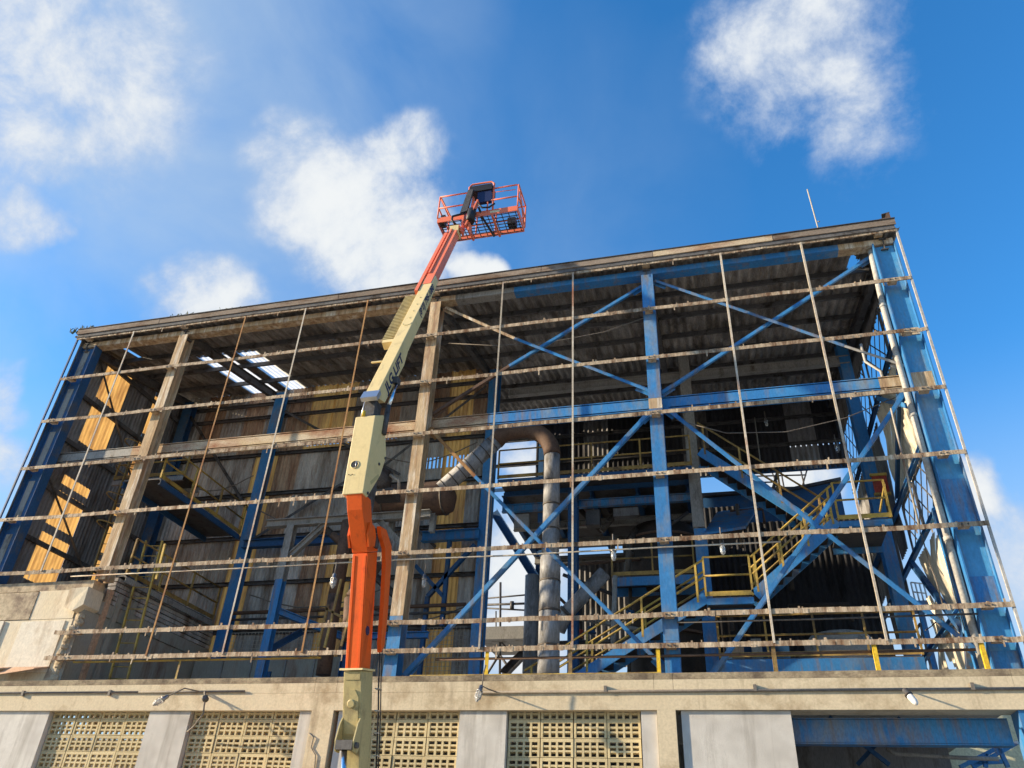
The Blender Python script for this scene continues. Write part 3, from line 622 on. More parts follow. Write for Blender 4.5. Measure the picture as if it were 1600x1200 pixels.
# conduit and its lamps on the beam
cn = thing('conduit_run', 'thin grey electrical conduit clipped along the concrete beam', 'conduit', (6, -.25, 5.02))
m = MB(); m.tube([(-9, -.235, 5.05), (.2, -.235, 5.04)], .022, 8); m.build('conduit', 'cable', cn)
m = MB(); m.tube([(.2, -.235, 5.04), (3.0, -.235, 5.04)], .024, 8); m.build('conduit', 'cable', cn)
m = MB(); m.tube([(8.5, -.235, 4.985), (18.9, -.235, 4.985)], .026, 8); m.build('conduit', 'cable', cn)
for x in (-6, -3.1, -.6, 11.2, 14.1, 17.9): MB().box(x - .03, x + .03, -.265, -.207, 4.965, 5.09).build('conduit_clip', 'cable', cn)
def bulkhead(name, label, p, aim, glassy=True, arm=None, cage=True, sc=1.0):
    """jointed wall lamp: socket, shade ring, well glass with wire guard"""
    p = V3(p); a = V3(aim).normalized(); t = thing(name, label, 'lamp', p)
    if arm: m = MB(); m.tube(arm, .018 * sc, 8); m.build('arm', 'cable', t)
    m = MB(); m.lathe(p, [(.03 * sc, -.02), (.055 * sc, 0), (.06 * sc, .1 * sc), (.085 * sc, .12 * sc), (.085 * sc, .15 * sc)], 14, a); m.build('socket', 'lamp_metal' if glassy else 'dark_steel', t)
    m = MB(); m.lathe(p + a * .152 * sc, [(.062 * sc, 0), (.068 * sc, .06 * sc), (.066 * sc, .16 * sc), (.05 * sc, .22 * sc), (.02 * sc, .25 * sc)], 14, a); m.build('well_glass', 'lamp_glass' if glassy else 'white_paint', t)
    if cage:
        u = a.orthogonal().normalized(); w = a.cross(u); m = MB()
        for k in range(6):
            d = u * math.cos(k * math.pi / 3) + w * math.sin(k * math.pi / 3)
            m.tube([p + a * .14 * sc + d * .088 * sc, p + a * .3 * sc + d * .085 * sc, p + a * .42 * sc + d * .02 * sc], .006 * sc, 5)
        for s_ in (.22, .32): m.tube([p + a * s_ * sc + (u * math.cos(k * math.pi / 6) + w * math.sin(k * math.pi / 6)) * .088 * sc for k in range(13)], .005 * sc, 5, False)
        stuff(m.build('wire_guard', 'lamp_metal', t))
    return t
q = at(262, 1088, y=-.75)
bulkhead('wall_lamp', 'caged wall lamp at left on the concrete beam above the leftmost block panel', q, (-.55, -.45, -.6), arm=[(q.x + .42, -.23, 5.04), (q.x + .2, -.5, 5.06), q], sc=.8)
q = at(752, 1072, y=-.7)
bulkhead('wall_lamp', 'caged wall lamp right of the boom lift with a bent stem above it', q, (-.18, -.25, -.95), arm=[q + Vector((.07, 0, .42)), q + Vector((.03, 0, .25)), q + Vector((.02, 0, 0)), q + Vector((.1, .2, -.02)), (q.x + .2, -.23, 4.985)], sc=.8)
q = at(1413, 1078, y=-.62)
bulkhead('wall_lamp', 'uncaged white bulb lamp at right on the concrete beam', q, (.35, -.4, -.75), False, arm=[(q.x + .1, -.22, 4.985), q], cage=False, sc=.85)
q = at(321, 1092, y=-.55)
t = thing('broken_bracket', 'broken lamp bracket with a dangling cable beside the left wall lamp', 'bracket', q)
m = MB(); m.tube([(q.x - .3, -.23, 5.04), q, q + Vector((.02, -.02, -.14)), at(318, 1115, y=-.5), at(303, 1135, y=-.35), at(293, 1143, y=-.2)], .02, 7); m.build('cable', 'cable', t)
m = MB(); m.lathe(q, [(.03, -.06), (.07, -.03), (.07, .06), (.04, .1)], 12, (.3, -.9, .2)); m.build('cap', 'dark_steel', t)
m = MB(); m.tube([at(482, 1145, y=-.215), at(490, 1152, y=-.23), at(486, 1168, y=-.22), at(493, 1180, y=-.225), at(491, 1210, y=-.215)], .012, 6)
tag(m.build('loose_wire', 'cable'), 'thin loose wire hanging on the concrete pier left of the lift', 'wire')
# yellow guard rail along the beam top
gr = thing('yellow_guardrail', 'low yellow guardrail posts and kerb strip along the top of the concrete beam', 'railing', (12, .1, 5.34))
MB().box(6.9, 12.3, -.12, -.06, 5.338, 5.375).build('kerb_strip', 'yellow', gr); MB().box(12.8, 18.4, -.1, -.05, 5.338, 5.36).build('kerb_strip', 'yellow_dirty', gr)
MB().box(-1.0, 3.8, .1, .15, 5.338, 5.37).build('kerb_strip', 'yellow', gr)
for x, mm in ((8.62, 'yellow_new'), (10.45, 'yellow_dirty'), (12.28, 'yellow_new'), (14.55, 'yellow_dirty'), (16.42, 'yellow_new'), (18.3, 'yellow_new')):
    MB().angle((x, -.03, 5.34), (x, -.03, 5.86), .075, .012, (0, 1, 0)).build('post', mm, gr)
MB().box(-2.2, 4.6, .02, .07, 5.80, 5.835).build('top_rail', 'yellow', gr); MB().angle((.9, .05, 5.37), (.9, .05, 5.8), .05, .01, (0, 1, 0)).build('post', 'yellow', gr)

# ------------------------------------------------------------------ broken concrete annex at the left
an = thing('concrete_annex', 'broken sunlit concrete corner block at lower left under the lowest rails', 'wall', (-4.5, .3, 5.2))
AF = .12
m = MB(); m.box(-11, -2.75, AF, .5, 5.25, 6.95); body = m.build('wall_body', 'annex_render', an)
MB().box(-11, -4.15, AF - .025, .5, 6.96, 7.7).build('render_patch', 'rough_concrete', an)
MB().box(-4.14, -2.78, AF - .01, .5, 6.955, 7.72).build('lintel', 'annex_render', an)
MB().box(-11, -4.9, AF - .05, AF - .012, 5.6, 6.93).build('render_patch', 'annex_white', an)
MB().box(-4.32, -2.95, AF - .03, AF - .003, 5.6, 6.9).build('plaster_panel', 'annex_white', an)
MB().box(-11, -2.5, AF + .02, .55, 7.73, 7.98).build('broken_slab_edge', 'rough_concrete', an)
def rock(name, c, r, mat, seed):
    rr = random.Random(seed); m = MB(); n = 10
    for i in range(6):
        for k in range(n):
            th = math.pi * (i + .5) / 6; ph = 2 * math.pi * k / n; q = rr.uniform(.8, 1.15)
            m.v.append((c[0] + r[0] * q * math.sin(th) * math.cos(ph), c[1] + r[1] * q * math.sin(th) * math.sin(ph), c[2] + r[2] * q * math.cos(th)))
    for i in range(5):
        for k in range(n): m.f.append((i * n + k, (i + 1) * n + k, (i + 1) * n + (k + 1) % n, i * n + (k + 1) % n)); m.sm.append(False)
    m.f.append(tuple(range(n))); m.sm.append(False); m.f.append(tuple(reversed(range(5 * n, 6 * n)))); m.sm.append(False)
    return m.build(name, mat, an)
# rough corbel at the corner and the ragged broken edge
m = MB(); m.prism([(-2.98, AF - .22, 7.68), (-2.42, AF - .2, 7.72), (-2.40, AF - .2, 7.25), (-2.66, AF - .22, 7.08), (-2.98, AF - .2, 7.2)], (0, .6, 0)); m.build('corbel', 'annex_render', an)
for i in range(11): rock('rubble_edge', (-2.72 + random.uniform(-.05, .06) + (.12 if i > 8 else 0), AF + .05, 5.45 + i * .155), (.13, .12, .12), 'rough_concrete', i)
for a, b, dz in ((-5.6, -4.2, .0), (-4.15, -3.05, .05)):
    m = MB(); m.prism([(a, -.25, 5.52 - dz), (b, -.25, 5.60), (b + .12, AF, 5.72), (a, AF, 5.72)], (0, .02, .035)); m.build('roof_tile', 'terracotta', an)
m = MB(); m.prism([(-2.95, AF - .03, 5.72), (-2.55, AF - .03, 5.42), (-2.5, AF - .03, 5.24), (-3.0, AF - .03, 5.24)], (0, .3, 0)); m.build('broken_foot', 'rough_concrete', an)
# return wall running back into the hall, ribbed top
MB().box(-2.74, -2.5, .13, 5.7, 5.22, 7.2).build('return_wall', 'annex_inner', an); MB().box(-2.76, -2.46, .13, 5.7, 7.21, 7.55).build('band_course', 'annex_inner', an)
for k in range(6): MB().box(-2.74 + .015 * (k % 2), -2.49 + .02 * (k % 2), .9, 5.7, 7.58 + k * .125, 7.68 + k * .125).build('louvre_slat', 'wall_sheet', an)
for y, mm in ((.7, 'terracotta'), (1.1, 'annex_inner'), (1.7, 'annex_inner')): MB().box(-2.52, -2.42, y, y + .16, 5.25, 7.9).build('pilaster', mm, an)
MB().box(-6.3, -2.6, .55, 5.7, 7.72, 7.95).build('annex_roof', 'slab', an)
# a small inside room face seen low at left
rm = thing('inner_room', 'dim grey-green partition with a blue window low inside the left bay', 'partition', (.5, 5.0, 5.2))
MB().box(-2.4, 2.6, 5.05, 5.12, 5.2, 7.1).build('panel', 'annex_inner', rm); MB().box(-.15, .35, 5.0, 5.045, 6.15, 6.7).build('window', 'blue_dull', rm)
for x in (-1.4, -.4, .75, 1.7): MB().box(x, x + .05, 5.0, 5.048, 5.2, 7.1).build('mullion', 'grey_steel', rm)
MB().box(1.35, 1.5, 4.95, 5.0, 6.1, 6.3).build('switch_box', 'white_paint', rm)

# ------------------------------------------------------------------ yellow ladders and walkways at the left
def ladder(name, label, p, q, side, w, mat, n, cage=None):
    t = thing(name, label, 'ladder', p); p = V3(p); q = V3(q); s_ = V3(side).normalized() * (w / 2)
    for sg in (-1, 1): m = MB(); m.beam(p + s_ * sg, q + s_ * sg, .085, .04, (1, .3, 0)); m.build('stile', mat, t)
    for k in range(n):
        c = p.lerp(q, (k + .5) / n); m = MB(); m.tube([c - s_, c + s_], .014, 6); m.build('rung', mat, t)
    if cage:
        z0, z1, r = cage; cc = [z0 + (z1 - z0) * k / 3 for k in range(4)]; out = V3(side).normalized().cross(Vector((0, 0, 1)))
        for z in cc:
            c = p.lerp(q, (z - p.z) / (q.z - p.z)); m = MB()
            m.tube([c + s_ * math.cos(a) * r + out * math.sin(a) * r * .7 for a in [math.pi * k / 10 for k in range(11)]], .02, 6); m.build('hoop', mat, t)
    return t
ladder('yellow_ladder', 'yellow ladder leaning above the annex wall, its stiles ending free', (-1.86, 1.4, 5.25), (-2.2, 1.5, 9.6), (1, .15, 0), .5, 'yellow', 14)
ladder('yellow_ladder', 'dirty yellow caged ladder behind the left cream column', (-4.2, 2.0, 8.0), (-4.3, 2.0, 13.3), (1, 0, 0), .55, 'yellow_dirty', 16, cage=(10.3, 13.1, 1.0))
m = MB(); m.beam(at(244, 905, y=1.2), at(258, 850, y=1.2), .06, .05, (0, 1, 0)); 
tag(m.build('yellow_post', 'yellow'), 'free-standing yellow post leaning beside the ladder over the annex', 'post')
def walkway(name, label, p, q, out, width, mat='yellow', deck='blue_dull', n=4, h=1.05, both=False, toe=True, deckh=.16):
    """grating deck p->q with handrail on the p-q edge; `out` points to the other edge"""
    t = thing(name, label, 'walkway', p); p = V3(p); q = V3(q); o = V3(out).normalized() * width; up = Vector((0, 0, 1))
    m = MB(); m.prism([p - up * .02, q - up * .02, q + o - up * .02, p + o - up * .02], (0, 0, -.03)); m.build('deck', 'dark_steel', t)
    for e in (V3((0, 0, 0)), o): m = MB(); m.chan(p + e - up * (deckh / 2 + .055), q + e - up * (deckh / 2 + .055), .07, deckh); m.build('edge_beam', deck, t)
    for e in ([V3((0, 0, 0)), o] if both else [V3((0, 0, 0))]):
        for hh in (h, h * .52): m = MB(); m.tube([p + e + up * hh, q + e + up * hh], .028, 8); m.build('handrail', mat, t)
        if toe: m = MB(); m.beam(p + e + up * .07, q + e + up * .07, .012, .12); m.build('toe_plate', mat, t)
        for k in range(n + 1): c = p.lerp(q, k / n) + e; m = MB(); m.beam(c, c + up * h, .05, .05, (0, 1, 0)); m.build('post', mat, t)
    return t
walkway('walkway', 'yellow-railed walkway high in the left bay running back to the rear wall', (-2.15, .9, 11.35), (-2.15, 5.3, 11.35), (-1, 0, 0), 1.3, 'yellow', 'blue_dull', 3)
walkway('walkway', 'yellow-railed gallery above the louvred annex wall in the left bay', (-2.35, 1.0, 8.42), (-2.35, 5.3, 8.42), (-1, 0, 0), .9, 'yellow_dirty', 'grey_steel', 3)
walkway('walkway', 'small rusty railed platform high by the leftmost daylight strip', (-5.5, 2.6, 12.35), (-2.8, 2.6, 12.35), (0, 1, 0), .9, 'yellow_dirty', 'grey_steel', 3)

# inner pipe-support frames in the left bay
sf = thing('support_frame', 'blue and grey support frame with knee braces in the left bay', 'frame', (1.1, 3.3, 5.2))
m = MB(); m.isec((1.1, 3.3, 8.9), (1.1, 3.3, 10.6), .24, .24, up=(0, 1, 0)); m.build('post', 'grey_steel', sf)
m = MB(); m.isec((1.1, 3.3, 5.2), (1.1, 3.3, 8.895), .24, .24, up=(0, 1, 0)); m.build('post', 'blue', sf)
m = MB(); m.isec((.2, 3.3, 10.72), (5.6, 3.3, 10.72), .22, .24); m.build('beam', 'grey_steel', sf)
m = MB(); m.isec((-1.8, 5.2, 10.9), (2.0, 5.2, 10.9), .22, .28); m.build('beam', 'blue_dull', sf)
for p, q, mm in (((1.2, 3.3, 9.6), (2.2, 3.3, 10.6), 'grey_steel'), ((5.0, 3.3, 9.6), (4.0, 3.3, 10.6), 'grey_steel'), ((1.2, 3.4, 8.0), (2.9, 4.6, 7.5), 'blue'), ((1.0, 3.5, 6.9), (1.5, 4.4, 7.7), 'blue_dull'), ((2.9, 4.6, 7.5), (2.9, 4.6, 5.2), 'blue_dull'), ((2.9, 4.4, 7.5), (5.5, 4.4, 7.5), 'blue'), ((2.2, 3.4, 10.5), (4.4, 4.8, 8.6), 'dark_steel')):
    m = MB(); m.isec(p, q, .16, .18); m.build('knee_brace', mm, sf)
bp = thing('brown_pipes', 'bundle of brown rusty pipes standing behind the boom in the left bay', 'pipes', (3.0, 3.0, 5.2))
for p, q, r in ((at(524, 930, y=3), at(545, 815, y=3), .2), (at(505, 1055, y=3), at(524, 930, y=3), .2), (at(545, 1000, y=2.6), at(549, 935, y=2.6), .19), (at(549, 935, y=2.6), at(590, 880, y=2.8), .19), (at(560, 870, y=3.4), at(520, 835, y=3.4), .1)):
    m = MB(); m.tube([p, q], r, 14); m.build('pipe', 'brown_pipe', bp)
for (a, b) in (((507, 1012), (533, 905)), ((533, 1010), (556, 925)), ((497, 1010), (513, 945)), ((508, 950), (535, 965)), ((603, 1045), (625, 950)), ((600, 900), (612, 860))):
    m = MB(); m.beam(at(*a, y=1.9), at(*b, y=1.9), .06, .05, (0, 1, 0)); tag(m.build('yellow_bar', 'yellow_dirty', bp))
# screen mesh low on the rear wall
ms = thing('wire_screen', 'fine wire mesh screens low on the rear wall behind the lift', 'screen', (2, 5.5, 6))
for x0, x1 in ((-1.6, 1.6), (5.0, 6.3)):
    m = MB()
    for k in range(int((x1 - x0) / .12) + 1): m.beam((x0 + k * .12, 5.45, 6.5), (x0 + k * .12, 5.45, 8.0), .012, .012, (0, 1, 0))
    for k in range(13): m.beam((x0, 5.44, 6.5 + k * .125), (x1, 5.44, 6.5 + k * .125), .012, .012, (0, 1, 0))
    stuff(m.build('mesh_panel', 'rod', ms))

# ------------------------------------------------------------------ ducts
dk = thing('exhaust_duct', 'grey lagged duct rising, bending over in a brown elbow and dropping to the floor', 'duct', (9.2, 3.3, 5.2))
cx = 9.25; DY = 3.3
arc = [Vector((cx - .95 + .95 * math.cos(a), DY, 12.35 + .95 * math.sin(a))) for a in [math.pi * k / 16 for k in range(0, 9)]]
top_l = at(786, 690, y=DY)
el = arc + [Vector((7.9, DY, 13.28)), Vector((7.65, DY, 13.18)), Vector((7.48, DY, 12.98))]
m = MB(); m.tube(el, .255, 18); m.build('elbow', 'brown_pipe', dk)
low = at(690, 765, y=DY)
m = MB(); m.tube([Vector((7.5, DY, 13.02)), low], .25, 18); m.build('diagonal_section', 'duct', dk)
for k in range(7):
    c = Vector((7.5, DY, 13.02)).lerp(low, (k + .5) / 7); d = (low - Vector((7.5, DY, 13.02))).normalized()
    m = MB(); m.lathe(c, [(.26, 0), (.26, .03)], 18, d); m.build('joint_band', 'duct_dark', dk)
zz = 12.36
for k, h in enumerate((.9, .72, .75, .78, .7, .8, .9, .75, .86)):
    r = .235 + (.045 if k > 3 else 0) + .004 * (k % 2)
    m = MB(); m.tube([(cx, DY, zz), (cx, DY, zz - h + .03)], r, 20); m.build('vertical_section', 'duct', dk)
    m = MB(); m.lathe((cx, DY, zz - h), [(r + .012, -.01), (r + .012, .04)], 20); m.build('joint_band', 'duct_dark', dk); zz -= h
dr = thing('cyclone_drum', 'dark brown horizontal drum behind the cream column at the foot of the duct', 'drum', at(690, 772, y=3.6))
c = at(690, 778, y=3.6); m = MB(); m.lathe(c + Vector((-2.3, 0, 0)), [(.1, -.15), (.45, -.05), (.52, .1), (.52, 2.4), (.45, 2.6), (.1, 2.75)], 22, (1, 0, 0)); m.build('shell', 'brown_pipe', dr)
for k in (-1.8, -.9, .1): m = MB(); m.lathe(c + Vector((k, 0, 0)), [(.54, 0), (.54, .05)], 22, (1, 0, 0)); m.build('band', 'duct_dark', dr)
for k in (-1.5, -.2): m = MB(); m.isec(c + Vector((k, 0, -.5)), c + Vector((k, 0, -1.1)), .15, .15, up=(0, 1, 0)); m.build('leg', 'grey_steel', dr)
mo = thing('fan_motor', 'dark fan motor on the steelwork just right of the cream lift knuckle', 'motor', at(605, 755, y=2.5))
c = at(605, 755, y=2.5); m = MB(); m.lathe(c + Vector((-.1, -.2, 0)), [(.18, -.3), (.3, -.25), (.3, .25), (.2, .35)], 18, (0, 0, 1)); m.build('housing', 'dark_steel', mo)
m = MB(); m.box(c.x - .35, c.x + .35, c.y - .3, c.y + .3, c.z - .5, c.z - .3); m.build('bed_plate', 'dark_steel', mo)
m = MB(); m.tube([c + Vector((.2, -.3, .1)), c + Vector((.5, -.3, -.1)), c + Vector((.55, -.3, -.5))], .05, 8); m.build('hose', 'rod', mo)

# upper deck of the rear part and stairs
ud = thing('upper_deck', 'dark upper deck on blue beams across the rear of the hall', 'platform', (10, 8, 12.6))
MB().box(6.95, 13.1, 6.3, 11.4, 12.62, 12.7).build('deck_plate', 'dark_steel', ud)
for x in (6.95, 8.4, 9.9, 11.4, 13.0): MB().isec((x, 6.3, 12.45), (x, 11.4, 12.45), .14, .3).build('joist', 'blue_dull', ud)
for y in (6.4, 8.0, 9.6, 11.3): MB().isec((6.9, y, 12.15), (13.1, y, 12.15), .16, .26).build('cross_beam', 'blue_worn' if y < 7 else 'grey_steel', ud)
walkway('walkway', 'yellow-railed walkway along the front of the upper deck behind the blue brace', (7.0, 5.35, 12.75), (13.2, 5.35, 12.75), (0, 1, 0), .9, 'yellow_dirty', 'blue_dull', 4)
def stair(name, label, p, q, out, width, mat='yellow', n=10, rail=1.0):
    t = thing(name, label, 'staircase', p); p = V3(p); q = V3(q); o = V3(out).normalized() * width; up = Vector((0, 0, 1)); d = (q - p).normalized()
    for e in (V3((0, 0, 0)), o):
        m = MB(); m.beam(p + e, q + e, .05, .28); m.build('stringer', 'blue', t)
        for hh in (rail, rail * .55): m = MB(); m.tube([p + e + up * hh, q + e + up * hh], .03, 8); m.build('handrail', mat, t)
        for k in range(4): c = p.lerp(q, .04 + k * .305) + e; m = MB(); m.beam(c, c + up * rail, .055, .055, (0, 1, 0)); m.build('post', mat, t)
    for k in range(n):
        c = p.lerp(q, (k + .5) / n); hd = Vector((q.x - p.x, q.y - p.y, 0)).normalized(); m = MB()
        m.prism([c - hd * .13, c + hd * .13, c + hd * .13 + o, c - hd * .13 + o], (0, 0, .035))
        m.prism([c + hd * .13, c + hd * .13 + o, c + hd * .13 + o + up * (.9 * (q.z - p.z) / n), c + hd * .13 + up * (.9 * (q.z - p.z) / n)], hd * .012)
        m.build('tread', 'black_tank', t)
    return t
SY = 3.4
stair('staircase', 'lower steel stair with yellow rails climbing right past the blue column', (8.6, SY, 5.25), (13.3, SY, 7.98), (0, 1, 0), .85, 'yellow', 15)
walkway('stair_landing', 'small yellow-railed stair landing right of the blue column', (13.3, SY, 8.0), (14.45, SY, 8.0), (0, 1, 0), .9, 'yellow', 'blue', 1)
stair('staircase', 'middle steel stair with blue stringers climbing right between two landings', (14.5, SY, 8.0), (16.75, SY, 9.85), (0, 1, 0), .85, 'yellow', 9)
walkway('stair_landing', 'upper yellow-railed stair landing near the right end wall', (16.8, SY, 9.88), (18.05, SY, 9.88), (0, 1, 0), 1.9, 'yellow', 'blue', 1)
stair('staircase', 'top steel stair climbing left from the upper landing to the deck', (16.7, 4.5, 9.95), (13.5, 4.5, 12.75), (0, 1, 0), .8, 'yellow_dirty', 13)
walkway('walkway', 'long low gallery on a blue beam above the concrete wall at right', (13.5, 4.2, 6.68), (18.2, 4.2, 6.68), (0, 1, 0), 1.0, 'yellow_dirty', 'blue', 4, deckh=.34)
walkway('walkway', 'octagon-edged blue platform around the black tank left of the blue column', (10.55, 6.2, 9.62), (13.0, 6.2, 9.62), (0, 1, 0), 1.0, 'yellow_dirty', 'blue', 2, deckh=.26)

# tanks and bins
tk = thing('black_tank', 'big sooty black tank standing behind the middle blue column', 'tank', (12.0, 8.4, 5.2))
m = MB(); m.lathe((12.0, 8.4, 5.2), [(1.2, 0), (1.25, .1), (1.25, 4.2), (1.35, 4.25), (1.35, 6.2), (1.0, 6.7), (.3, 6.9)], 28); m.build('shell', 'black_tank', tk)
for z in (6.6, 8.2, 11.3): m = MB(); m.lathe((12.0, 8.4, z), [(1.37, 0), (1.37, .08)], 28); m.build('band', 'brown_pipe', tk)
m = MB(); m.tube([(11.2, 7.4, 11.6), (11.0, 7.2, 11.0), (10.9, 7.0, 9.8)], .1, 10); m.build('side_pipe', 'duct_dark', tk)
hp = thing('grey_chute', 'sloping grey chute pipe running down left from the blue platform', 'chute', at(940, 905, y=6.0))
m = MB(); m.tube([at(945, 895, y=6.0), at(885, 958, y=6.0), at(872, 985, y=6.0)], .22, 16); m.build('pipe', 'duct', hp)
m = MB(); m.lathe(at(885, 958, y=6.0), [(.26, -.05), (.26, .05)], 16, at(945, 895, y=6.0) - at(885, 958, y=6.0)); m.build('flange', 'duct_dark', hp)
bh = thing('blue_hopper', 'blue sheet-metal hopper tilted below the top stair', 'hopper', at(1130, 815, y=6.6))
a, b, c, d = at(1100, 832, y=5.6), at(1165, 822, y=5.6), at(1185, 790, y=8.5), at(1120, 800, y=8.5)
m = MB(); m.prism([a, b, c, d], (0, 0, -.08)); m.build('sloping_plate', 'blue_worn', bh)
m = MB(); m.prism([a, b, b + Vector((-.5, .3, -.55)), a + Vector((.5, .3, -.55))], (0, .03, 0)); m.build('front_plate', 'black_tank', bh)
tb = thing('pale_tank', 'pale beige cylindrical tank low behind the right gallery', 'tank', (17.0, 8.0, 5.2))
m = MB(); m.lathe((16.9, 8.0, 5.2), [(1.0, 0), (1.0, 2.7), (.8, 2.95), (.2, 3.05)], 26); m.build('shell', 'slab', tb)
m = MB(); m.lathe((16.9, 8.0, 6.9), [(1.02, 0), (1.02, .07)], 26); m.build('band', 'grey_steel', tb)
m = MB(); m.tube([at(832, 900, y=7.5), at(828, 1052, y=7.5)], .24, 16); vp = m.build('grey_stack', 'duct')
tag(vp, 'plain grey vertical stack just left of the lagged duct', 'pipe')
m = MB(); m.tube([at(892, 905, y=6.5), at(893, 1052, y=6.5)], .06, 10); tag(m.build('thin_riser', 'grey_steel'), 'thin grey riser pipe right of the lagged duct', 'pipe')
m = MB(); m.tube([at(961, 900, y=5.0), at(957, 1052, y=5.0)], .07, 10); tag(m.build('thin_riser', 'grey_steel'), 'grey riser pipe in front of the black tank', 'pipe')
# machinery clutter under the top stair
cl = thing('pipe_cluster', 'tangle of dark pipes and valves behind the top stair', 'pipes', (14.6, 7.5, 11))
rr = random.Random(5)
for k in range(16):
    x = rr.uniform(13.6, 16.2); z = rr.uniform(8.6, 12.6); y = rr.uniform(6.6, 8.2); L_ = rr.uniform(.5, 2.0); m = MB()
    if k % 3 == 0: m.tube([(x, y, z), (x, y, z - L_)], rr.uniform(.04, .1), 8)
    elif k % 3 == 1: m.tube([(x, y, z), (x + L_, y, z), (x + L_, y, z - .5)], rr.uniform(.03, .08), 8)
    else: m.tube([(x, y, z), (x, y + .8, z + .2), (x + .3, y + .8, z + 1)], rr.uniform(.04, .09), 8)
    m.build('pipe', rr.choice(['black_tank', 'duct_dark', 'dark_steel', 'brown_pipe']), cl)
# structure outside, seen through the gap behind the duct
ex = thing('outside_scaffold', 'grey pipe scaffold and platform outside, seen through the gap left of the duct', 'scaffold', (6, 14, 0))
for a, b, r in (((782, 910), (781, 1056), .05), ((760, 935), (850, 927), .035), ((760, 945), (850, 942), .05), ((755, 950), (850, 955), .035), ((775, 955), (775, 1000), .03), ((765, 985), (790, 1010), .03), ((760, 1055), (782, 1020), .05), ((782, 1025), (800, 1050), .05),
                ((840, 900), (858, 990), .03), ((838, 960), (858, 900), .03), ((846, 890), (846, 1050), .05), ((838, 1010), (858, 1050), .03), ((858, 1005), (838, 1050), .03), ((800, 940), (800, 952), .09)):
    m = MB(); m.tube([at(*a, y=14), at(*b, y=14)], r, 8); m.build('tube', 'dark_steel', ex)
for a in (782, 846, 700, 690): 
    q = at(a, 1056, y=14.1); m = MB(); m.tube([(q.x, 14.1, 0), (q.x, 14.1, q.z)], .05, 8); m.build('tube', 'dark_steel', ex)
q = at(755, 985, y=14); q2 = at(850, 983, y=14); m = MB(); m.box(q.x, q2.x, 13.5, 16, q.z - .5, q.z); m.build('platform', 'grey_steel', ex)
m = MB(); m.isec(at(772, 800, y=11.6), at(838, 905, y=11.6), .25, .34); 
tag(m.build('raking_strut', 'blue_dull'), 'heavy dark blue raking strut crossing the bright gap behind the duct', 'strut')
m = MB(); m.isec(at(786, 1054, y=12.5), at(838, 1000, y=12.5), .3, .3); tag(m.build('raking_strut', 'dark_steel'), 'short dark raking strut low in the gap left of the duct', 'strut')
# far rack and roof seen through the opening above the hopper
fr = thing('far_rack', 'thin dark pipe rack outside, seen through the opening above the top stair', 'rack', (16, 15, 0))
for a, b in (((1180, 745), (1190, 815)), ((1220, 735), (1232, 800)), ((1250, 730), (1258, 765)), ((1262, 730), (1252, 765)), ((1140, 745), (1260, 742)), ((1135, 755), (1215, 753)), ((1150, 763), (1262, 761)), ((1205, 735), (1222, 775)), ((1195, 753), (1195, 762))):
    m = MB(); m.tube([at(*a, y=15), at(*b, y=15)], .035, 7); m.build('tube', 'dark_steel', fr)
for u in (1190, 1232):
    q = at(u, 800, y=15.1); m = MB(); m.tube([(q.x, 15.1, 0), (q.x, 15.1, q.z)], .04, 7); m.build('tube', 'dark_steel', fr)
nr = thing('rear_shed', 'blue-grey shed roof outside, seen under the high rear wall', 'shed', (16, 16, 0))
a, b = at(1235, 768, y=14), at(1310, 752, y=14); m = MB(); m.prism([a, b, (b.x, 14, 9), (a.x - 3.5, 14, 9), (a.x - 3.5, 14, a.z - .05)], (0, 5, 0)); m.build('wall', 'blue_dull', nr)
m = MB(); m.prism([(a.x - 3.6, 13.9, a.z + .02), a + Vector((0, -.1, .02)), b + Vector((.1, -.1, .02)), b + Vector((.1, -.1, .14)), a + Vector((0, -.1, .14)), (a.x - 3.6, 13.9, a.z + .14)], (0, 5.2, 0)); m.build('roof_edge', 'dark_steel', nr)
sb = thing('shed_stand', 'plain grey base wall under the rear shed behind the hall', 'wall', (16, 16.5, 0)); MB().box(11, 19, 14.2, 18.8, 0, 8.99).build('panel', 'wall_dark', sb)
# white railed platform outside at right
wp = thing('white_platform', 'small white railed platform outside beyond the right end wall', 'platform', (22, 9, 0))
a, b = at(1423, 910, y=9), at(1443, 912, y=9)
for k in range(4): m = MB(); m.tube([a.lerp(b, k / 3), a.lerp(b, k / 3) - Vector((0, 0, .6))], .025, 6); m.build('post', 'white_paint', wp)
for z in (0, .3): m = MB(); m.tube([a - Vector((0, 0, z)), b - Vector((0, 0, z))], .025, 6); m.build('handrail', 'white_paint', wp)
MB().box(a.x - .1, b.x + .1, 8.9, 9.8, a.z - .75, a.z - .6).build('deck', 'blue_worn', wp); MB().beam(((a.x + b.x) / 2, 9.4, 0), ((a.x + b.x) / 2, 9.4, a.z - .76), .15, .15, (0, 1, 0)).build('leg', 'blue_worn', wp)
# red and yellow board by the upper landing
q = at(1376, 757, y=5.9); bd = thing('notice_board', 'small red board with yellow edges fixed by the upper stair landing', 'sign', q)
MB().box(q.x - .2, q.x + .2, 5.88, 5.92, q.z - .28, q.z + .28).build('board', 'red_board', bd)
for z in (-.31, .31): MB().box(q.x - .24, q.x + .22, 5.85, 5.93, q.z + z - .04, q.z + z + .04).build('edge_strip', 'yellow', bd)
m = MB(); m.tube([at(1375, 800, y=4.5), at(1382, 755, y=4.5), at(1386, 790, y=4.5)], .03, 7); tag(m.build('yellow_gate_bar', 'yellow'), 'bent yellow bar on the upper landing below the red board', 'bar')

